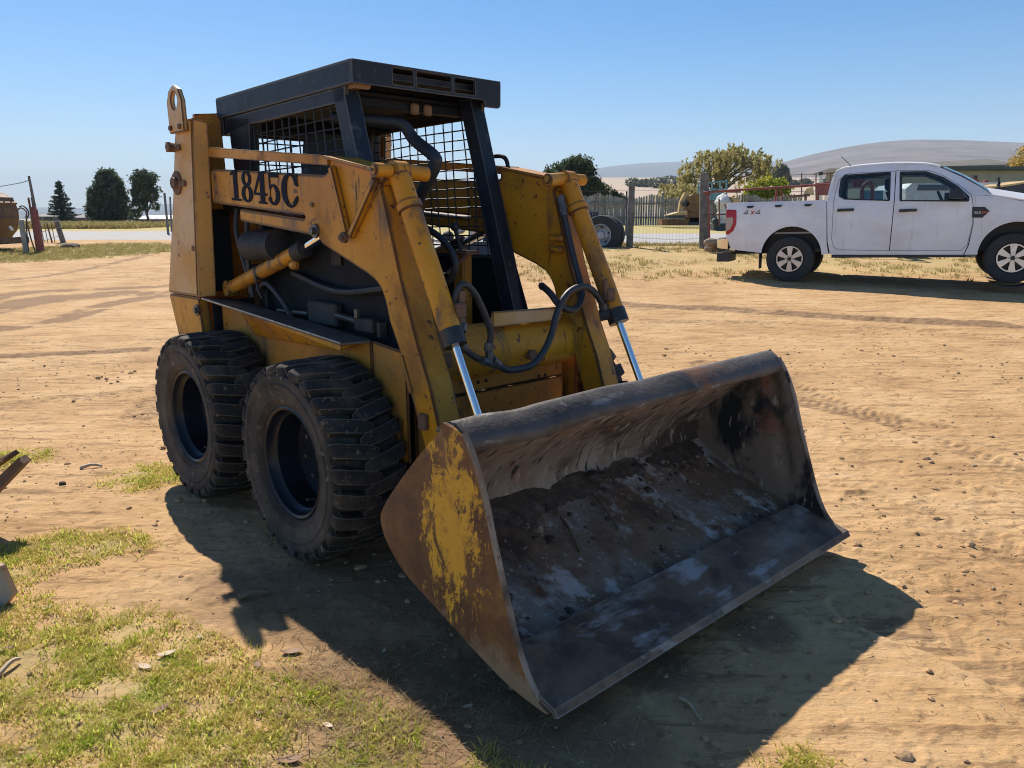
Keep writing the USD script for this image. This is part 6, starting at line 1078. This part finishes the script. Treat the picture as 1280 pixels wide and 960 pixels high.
# ---------------------------------------------------------------- grass, straw, stones, leaves
def blade_tuft(n, ln, spread, lean_, w, rg):
    v, f = [], []
    for k in range(n):
        a = rg.random() * 2 * np.pi; p = np.array([rg.normal(0, spread), rg.normal(0, spread), -.004]); L_ = ln * rg.uniform(.5, 1.25); d = np.array([math.cos(a), math.sin(a), 0]); s = np.array([-d[1], d[0], 0]) * w; le = lean_ * rg.uniform(.4, 1.4)
        q1 = p + d * L_ * .35 * le + [0, 0, L_ * .55 / (1 + le * .6)]; q2 = p + d * L_ * le + [0, 0, L_ * (.85 if le < 1 else .5) / (1 + le * .5)]
        b = len(v); v += [p - s, p + s, q1 + s * .8, q1 - s * .8, q2]; f += [[b, b + 1, b + 2], [b, b + 2, b + 3], [b + 3, b + 2, b + 4]]
    return TM(np.array(v), np.array(f), process=False)
def instancer(name, protos, mats, pos, scale, label, cat_):
    pi = UsdGeom.PointInstancer.Define(stage, numbered("/World", name)); base = str(pi.GetPath()); rel = pi.CreatePrototypesRel()
    for k, (mm, mt) in enumerate(zip(protos, mats)):
        g = usdkit.mesh(stage, f"{base}/{name}_clump_{k:03d}" if k else f"{base}/{name}_clump", mm, mt, smooth=False); rel.AddTarget(g.GetPath())
    n = len(pos); rg = np.random.default_rng(n)
    pi.CreateProtoIndicesAttr(Vt.IntArray.FromNumpy(rg.integers(0, len(protos), n).astype(np.int32))); pi.CreatePositionsAttr(Vt.Vec3fArray.FromNumpy(np.asarray(pos, np.float32)))
    a = rg.random(n) * np.pi; q = Vt.QuathArray(n)
    for i in range(n): q[i] = Gf.Quath(float(math.cos(a[i])), 0.0, 0.0, float(math.sin(a[i])))
    pi.CreateOrientationsAttr(q); sc = np.repeat(np.asarray(scale, np.float32)[:, None], 3, 1); pi.CreateScalesAttr(Vt.Vec3fArray.FromNumpy(sc))
    return tag(pi.GetPrim(), label, cat_, None, "stuff")
rg = np.random.default_rng(31)
def scatter(n, x0, x1, y0, y1, dens):
    x, y = rg.uniform(x0, x1, n), rg.uniform(y0, y1, n); k = rg.random(n) < dens(x, y); return x[k], y[k]
gd = lambda x, y: np.clip(blobs(x, y, LAWN) * 1.3, 0, 1) * np.clip((N2(x, y, .17, 3, 21) - .35) / .12, 0, 1) * np.clip((N2(x, y, .07, 2, 22) - .25) / .3, .1, 1)
x, y = scatter(80000, -3.6, 1.2, 1.0, 4.8, gd)
instancer("lawn_grass", [blade_tuft(9, .030, .013, .7, .0017, rg) for _ in range(6)], [M["grass"]] * 6, np.c_[x, y, H(x, y)], rg.uniform(.6, 1.35, len(x)), "short green and yellow grass growing in patches at the lower left", "grass")
sd = lambda x, y: np.clip(blobs(x, y, STRAW) + .10 * blobs(x, y, LAWN), 0, 1) * np.clip((N2(x, y, .16, 3, 23) - .38) / .2, 0, 1)
x, y = scatter(7000, -2.6, 1.4, 1.2, 3.4, sd)
instancer("dry_grass", [blade_tuft(8, .045, .03, 2.4, .0011, rg) for _ in range(6)], [M["straw"]] * 6, np.c_[x, y, H(x, y)], rg.uniform(.6, 1.4, len(x)), "dry flattened straw grass on the shaded ground before the bucket", "grass")
x, y = scatter(16000, -22, -9, 20, 31, lambda x, y: farcover(x, y)[0] * .9); x2, y2 = scatter(26000, -1.0, 14, 13.0, 21.4, lambda x, y: farcover(x, y)[0] * .55 * np.clip((N2(x, y, 1.2, 3, 25) - .42) / .2, 0, 1)); x, y = np.r_[x, x2], np.r_[y, y2]
instancer("yard_grass", [blade_tuft(9, .10, .05, .9, .006, rg) for _ in range(4)], [M["tallgrass"]] * 4, np.c_[x, y, T(x, y)], rg.uniform(.5, 1.2, len(x)), "thin dry grass along the far edges of the sandy yard", "grass")
x, y = scatter(9000, -46, -24, 50, 60, lambda x, y: np.ones_like(x)); x2, y2 = scatter(900, -2, 9.5, 20.6, 21.4, lambda x, y: np.ones_like(x)); x, y = np.r_[x, x2], np.r_[y, y2]
instancer("tall_dry_grass", [blade_tuft(12, .42, .14, .5, .014, rg) for _ in range(4)], [M["tallgrass"]] * 4, np.c_[x, y, T(x, y)], np.where(y < 30, .28, 1.0) * rg.uniform(.6, 1.3, len(x)), "tall dry golden grass along the verges of the gravel road", "grass")
# pebbles and clods
def clump(n, rad): 
    m_ = trimesh.creation.icosphere(1, rad); v = m_.vertices; m_.vertices = v * (1 + .7 * (meshkit.noise(v / rad * 1.7 + n * 3.1) - .5)[:, None]) * [1.2, 1, .75]; return m_
x, y = scatter(20000, -6, 7, 1.4, 9, lambda x, y: np.clip((N2(x, y, .5, 3, 27) - .30) / .25, .08, 1) * np.clip(3.2 / np.maximum(y, 1), 0, 1))
instancer("pebbles", [clump(k, .008) for k in range(5)], [M["clod"]] * 5, np.c_[x, y, H(x, y) + .0005], np.minimum(rg.lognormal(-.85, .45, len(x)), 1.15), "small pebbles and dry dirt crumbs strewn over the sand", "pebbles")
x, y = scatter(1500, -4.5, 5.5, 1.6, 8, lambda x, y: np.clip((N2(x, y, .6, 3, 47) - .50) / .12, .04, 1))
instancer("dirt_clods", [clump(k + 20, .009) for k in range(5)], [M["clod"]] * 5, np.c_[x, y, H(x, y) + .002], np.minimum(rg.lognormal(.15, .4, len(x)), 2.4), "loose crumbly dirt clods scattered over the sand", "clods")
# sticks and leaf bits, tiny
x, y = scatter(1700, -3.2, 2.6, 1.3, 4.6, lambda x, y: .25 + .75 * np.clip((N2(x, y, .35, 2, 29) - .40) / .2, 0, 1))
def twig(k): r2 = np.random.default_rng(90 + k); L_ = r2.uniform(.02, .06); return tube(spline([[-L_ / 2, 0, .003], [0, r2.normal(0, .006), .006], [L_ / 2, r2.normal(0, .006), .003]], 3), .0013, 4)
instancer("twigs", [twig(k) for k in range(6)], [M["wood_dry"], M["wood_dry"], M["leaf_pale"], M["leaf_litter"], M["wood_dry"], M["straw"]], np.c_[x, y, H(x, y)], rg.uniform(.25, .8, len(x)), "fine twigs and plant bits littering the dirt", "litter")
# dirt lying in the bucket (machine coordinates -> world)
ya = math.radians(-46.6275); uM, vM, OM = np.array([math.cos(ya), math.sin(ya), 0]), np.array([-math.sin(ya), math.cos(ya), 0]), np.array([-0.6666, 3.9676, 0])
def mw(x, y, z): return OM + np.outer(x, uM) + np.outer(y, vM) + np.outer(z, [0, 0, 1.0])
n = 5200; xm = np.where(rg.random(n) < .6, 1.345 + np.abs(rg.normal(0, .07, n)), rg.uniform(1.34, 1.86, n)); ym = rg.uniform(-.86, .86, n); keep = (rg.random(n) < np.clip((N2(xm, ym, .14, 3, 33) - .34) / .2, .05, 1)) & (xm < 1.86); xm, ym = xm[keep], ym[keep]
zf = np.interp(xm, pin[:nfl, 0][::-1], pin[:nfl, 1][::-1])
instancer("bucket_dirt", [clump(k + 9, .008) for k in range(5)], [M["soil"], M["soil"], M["soil"], M["stone"], M["soil"]], mw(xm, ym, zf + .002), rg.lognormal(-.42, .55, len(xm)), "dark crumbs of soil and gravel lying inside the bucket", "soil")
hxg, hyg = np.meshgrid(np.linspace(1.318, 1.56, 46), np.linspace(-.875, .875, 260), indexing="ij")
hz_h = (.045 * np.exp(-((hxg - 1.345) / .075) ** 2) * np.clip((N2(hxg, hyg, .30, 2, 51) - .22) * 2.2, .15, 1.2) + (N2(hxg, hyg, .03, 3, 52) - .5) * .016) - .012 * np.clip((hxg - 1.40) / .10, 0, 1) * (1.5 - 1.6 * N2(hxg, hyg, .10, 3, 53))
hzz = np.interp(hxg, pin[:nfl, 0][::-1], pin[:nfl, 1][::-1]) + hz_h
hm = grid(mw(hxg.ravel(), hyg.ravel(), hzz.ravel()).reshape(46, 260, 3)); hm = TM(hm.vertices, hm.faces[:, ::-1], process=False) if np.mean(hm.face_normals[:, 2]) < 0 else hm
solo("soil_heap", hm, M["soil"], "low ridge of dark loose soil along the back of the bucket floor", "soil", None, "stuff", True)
def lump(name, x, y, z, r, mat, label): 
    m_ = trimesh.creation.icosphere(3, r); v = m_.vertices; m_.vertices = v * (1 + .9 * (meshkit.fbm(v / r * 2.2 + x * 7, 3) - .5)[:, None]) * [1.5, 1.1, .7]; return solo(name, m_.apply_translation(mw([x], [y], [z])[0]), M[mat], label, "clod", None, None, 40)
lump("soil_clod", 1.40, -.60, .315, .038, "soil", "black lump of soil at the bucket's back left corner"); lump("soil_clod", 1.36, .10, .345, .034, "soil", "dark soil lump against the middle of the bucket's back"); lump("soil_clod", 1.66, -.70, .20, .026, "soil", "small dark clod near the bucket's left side plate")
def stick(name, p, q, r, mat, label, bend=.01): p, q = np.array(p), np.array(q); return solo(name, tube(spline([p, (p + q) / 2 + [0, bend, bend], q], 5), np.r_[np.linspace(r, r * .7, 11)], 7), M[mat], label, "stick")
a = mw([1.45, 1.62], [-.20, -.28], [.275, .215]); stick("stick", a[0], a[1], .006, "wood_dry", "thin dark stick lying in the bucket left of centre")
a = mw([1.42, 1.60], [.02, -.04], [.30, .225]); stick("stick", a[0], a[1], .005, "wood_dry", "thin straight twig near the bucket's middle")
def gpt(px, py, dz=.0): p = gr(px, py); p[2] = float(H(p[0], p[1])[0]) + dz; return p
stick("stick", gpt(299, 752, .012), gpt(336, 746, .014), .013, "wood_dry", "short broken piece of wood in the shade below the front tyre")
stick("stick", gpt(850, 872, .006), gpt(876, 900, .006), .005, "leaf_pale", "pale bent strip on the shaded ground before the bucket"); stick("stick", gpt(100, 587, .01), gpt(128, 584, .01), .011, "leaf_pale", "pale stick on the sand left of the rear tyre"); stick("stick", gpt(0, 852, .01), gpt(26, 832, .012), .008, "leaf_pale", "pale twig at the lower left edge")
def leaf(px, py, size, mat, label, rot, group=None):
    u_ = np.linspace(-1, 1, 9); w = (1 - u_ ** 2) ** .8 * .42; V = np.array([[[a * size, b * wv * size, size * (.18 * a * a + .35 * (b * wv) ** 2 + .06)] for b in (-1, 0, 1)] for a, wv in zip(u_, w + .01)])
    m_ = shell(V, .0012); m_.apply_transform(trimesh.transformations.rotation_matrix(rot, [0, 0, 1])); m_.apply_translation(gpt(px, py, .004)); return solo("fallen_leaf", m_, M[mat], label, "leaf", group, None, 40)
leaf(209, 825, .030, "leaf_pale", "pale pinkish curled leaf on the lawn near the left", .6); leaf(362, 955, .034, "leaf_litter", "red brown leaf cut by the bottom edge", .1); leaf(200, 893, .030, "leaf_litter", "dark curled leaf in the middle of the lawn", 1.0); leaf(322, 836, .022, "leaf_litter", "brown leaf at the edge of the machine's shadow", 2.2); leaf(365, 819, .035, "leaf_litter", "long brown leaf close to the bucket's shadow edge", .2); leaf(8, 818, .03, "leaf_litter", "brown leaf at the left edge of the lawn", .7); leaf(182, 840, .028, "leaf_pale", "pale narrow leaf lying left of the lawn's middle", -.4)
LW = ("in the middle of the lawn", "left of the lawn's middle", "right of the lawn's middle", "low on the lawn's right half", "at the tip of the tower's shadow", "just right of the lawn's middle", "on the shadow's grassy edge", "at the left edge patch of grass", "on bare dirt at the left", "beside the tiny tuft left of the front tyre", "near the bucket's shadow at the bottom", "at the bottom of the lawn")
for k, (px, py) in enumerate(((325, 897), (290, 882), (410, 912), (440, 935), (250, 800), (352, 900), (480, 815), (20, 640), (60, 765), (175, 690), (585, 885), (450, 938))): leaf(px, py, .013 + .003 * (k % 3), "leaf_litter" if k % 2 else "leaf_pale", "small " + ("brown" if k % 2 else "pale") + " dry leaf " + LW[k], k * 1.3, "small dry leaves on the ground")
for k, (px, py, r) in enumerate(((78, 606, .016), (610, 540, .01))): 
    m_ = clump(k + 40, r); solo("pebble", m_.apply_translation(gpt(px, py, r * .5)), M["soil"], ("dark pebble alone on the sand left of the rear tyre" if k == 0 else "dark pebble under the bucket"), "stone") if k == 0 else None

# ---------------------------------------------------------------- the air
hz = usdkit.material(stage, LK + "air_haze", {"v": ("principled_volume", {"color": (0.80, 0.90, 1.0), "density": 1.8e-4, "anisotropy": 0.0})}, [], volume="v.volume")
hb = trimesh.creation.box(bounds=[[-9000, -2000, -700], [12000, 12000, 560]])
solo("haze", hb, hz, "faint bluish haze in the air between here and the hills", "haze", None, "stuff", False)
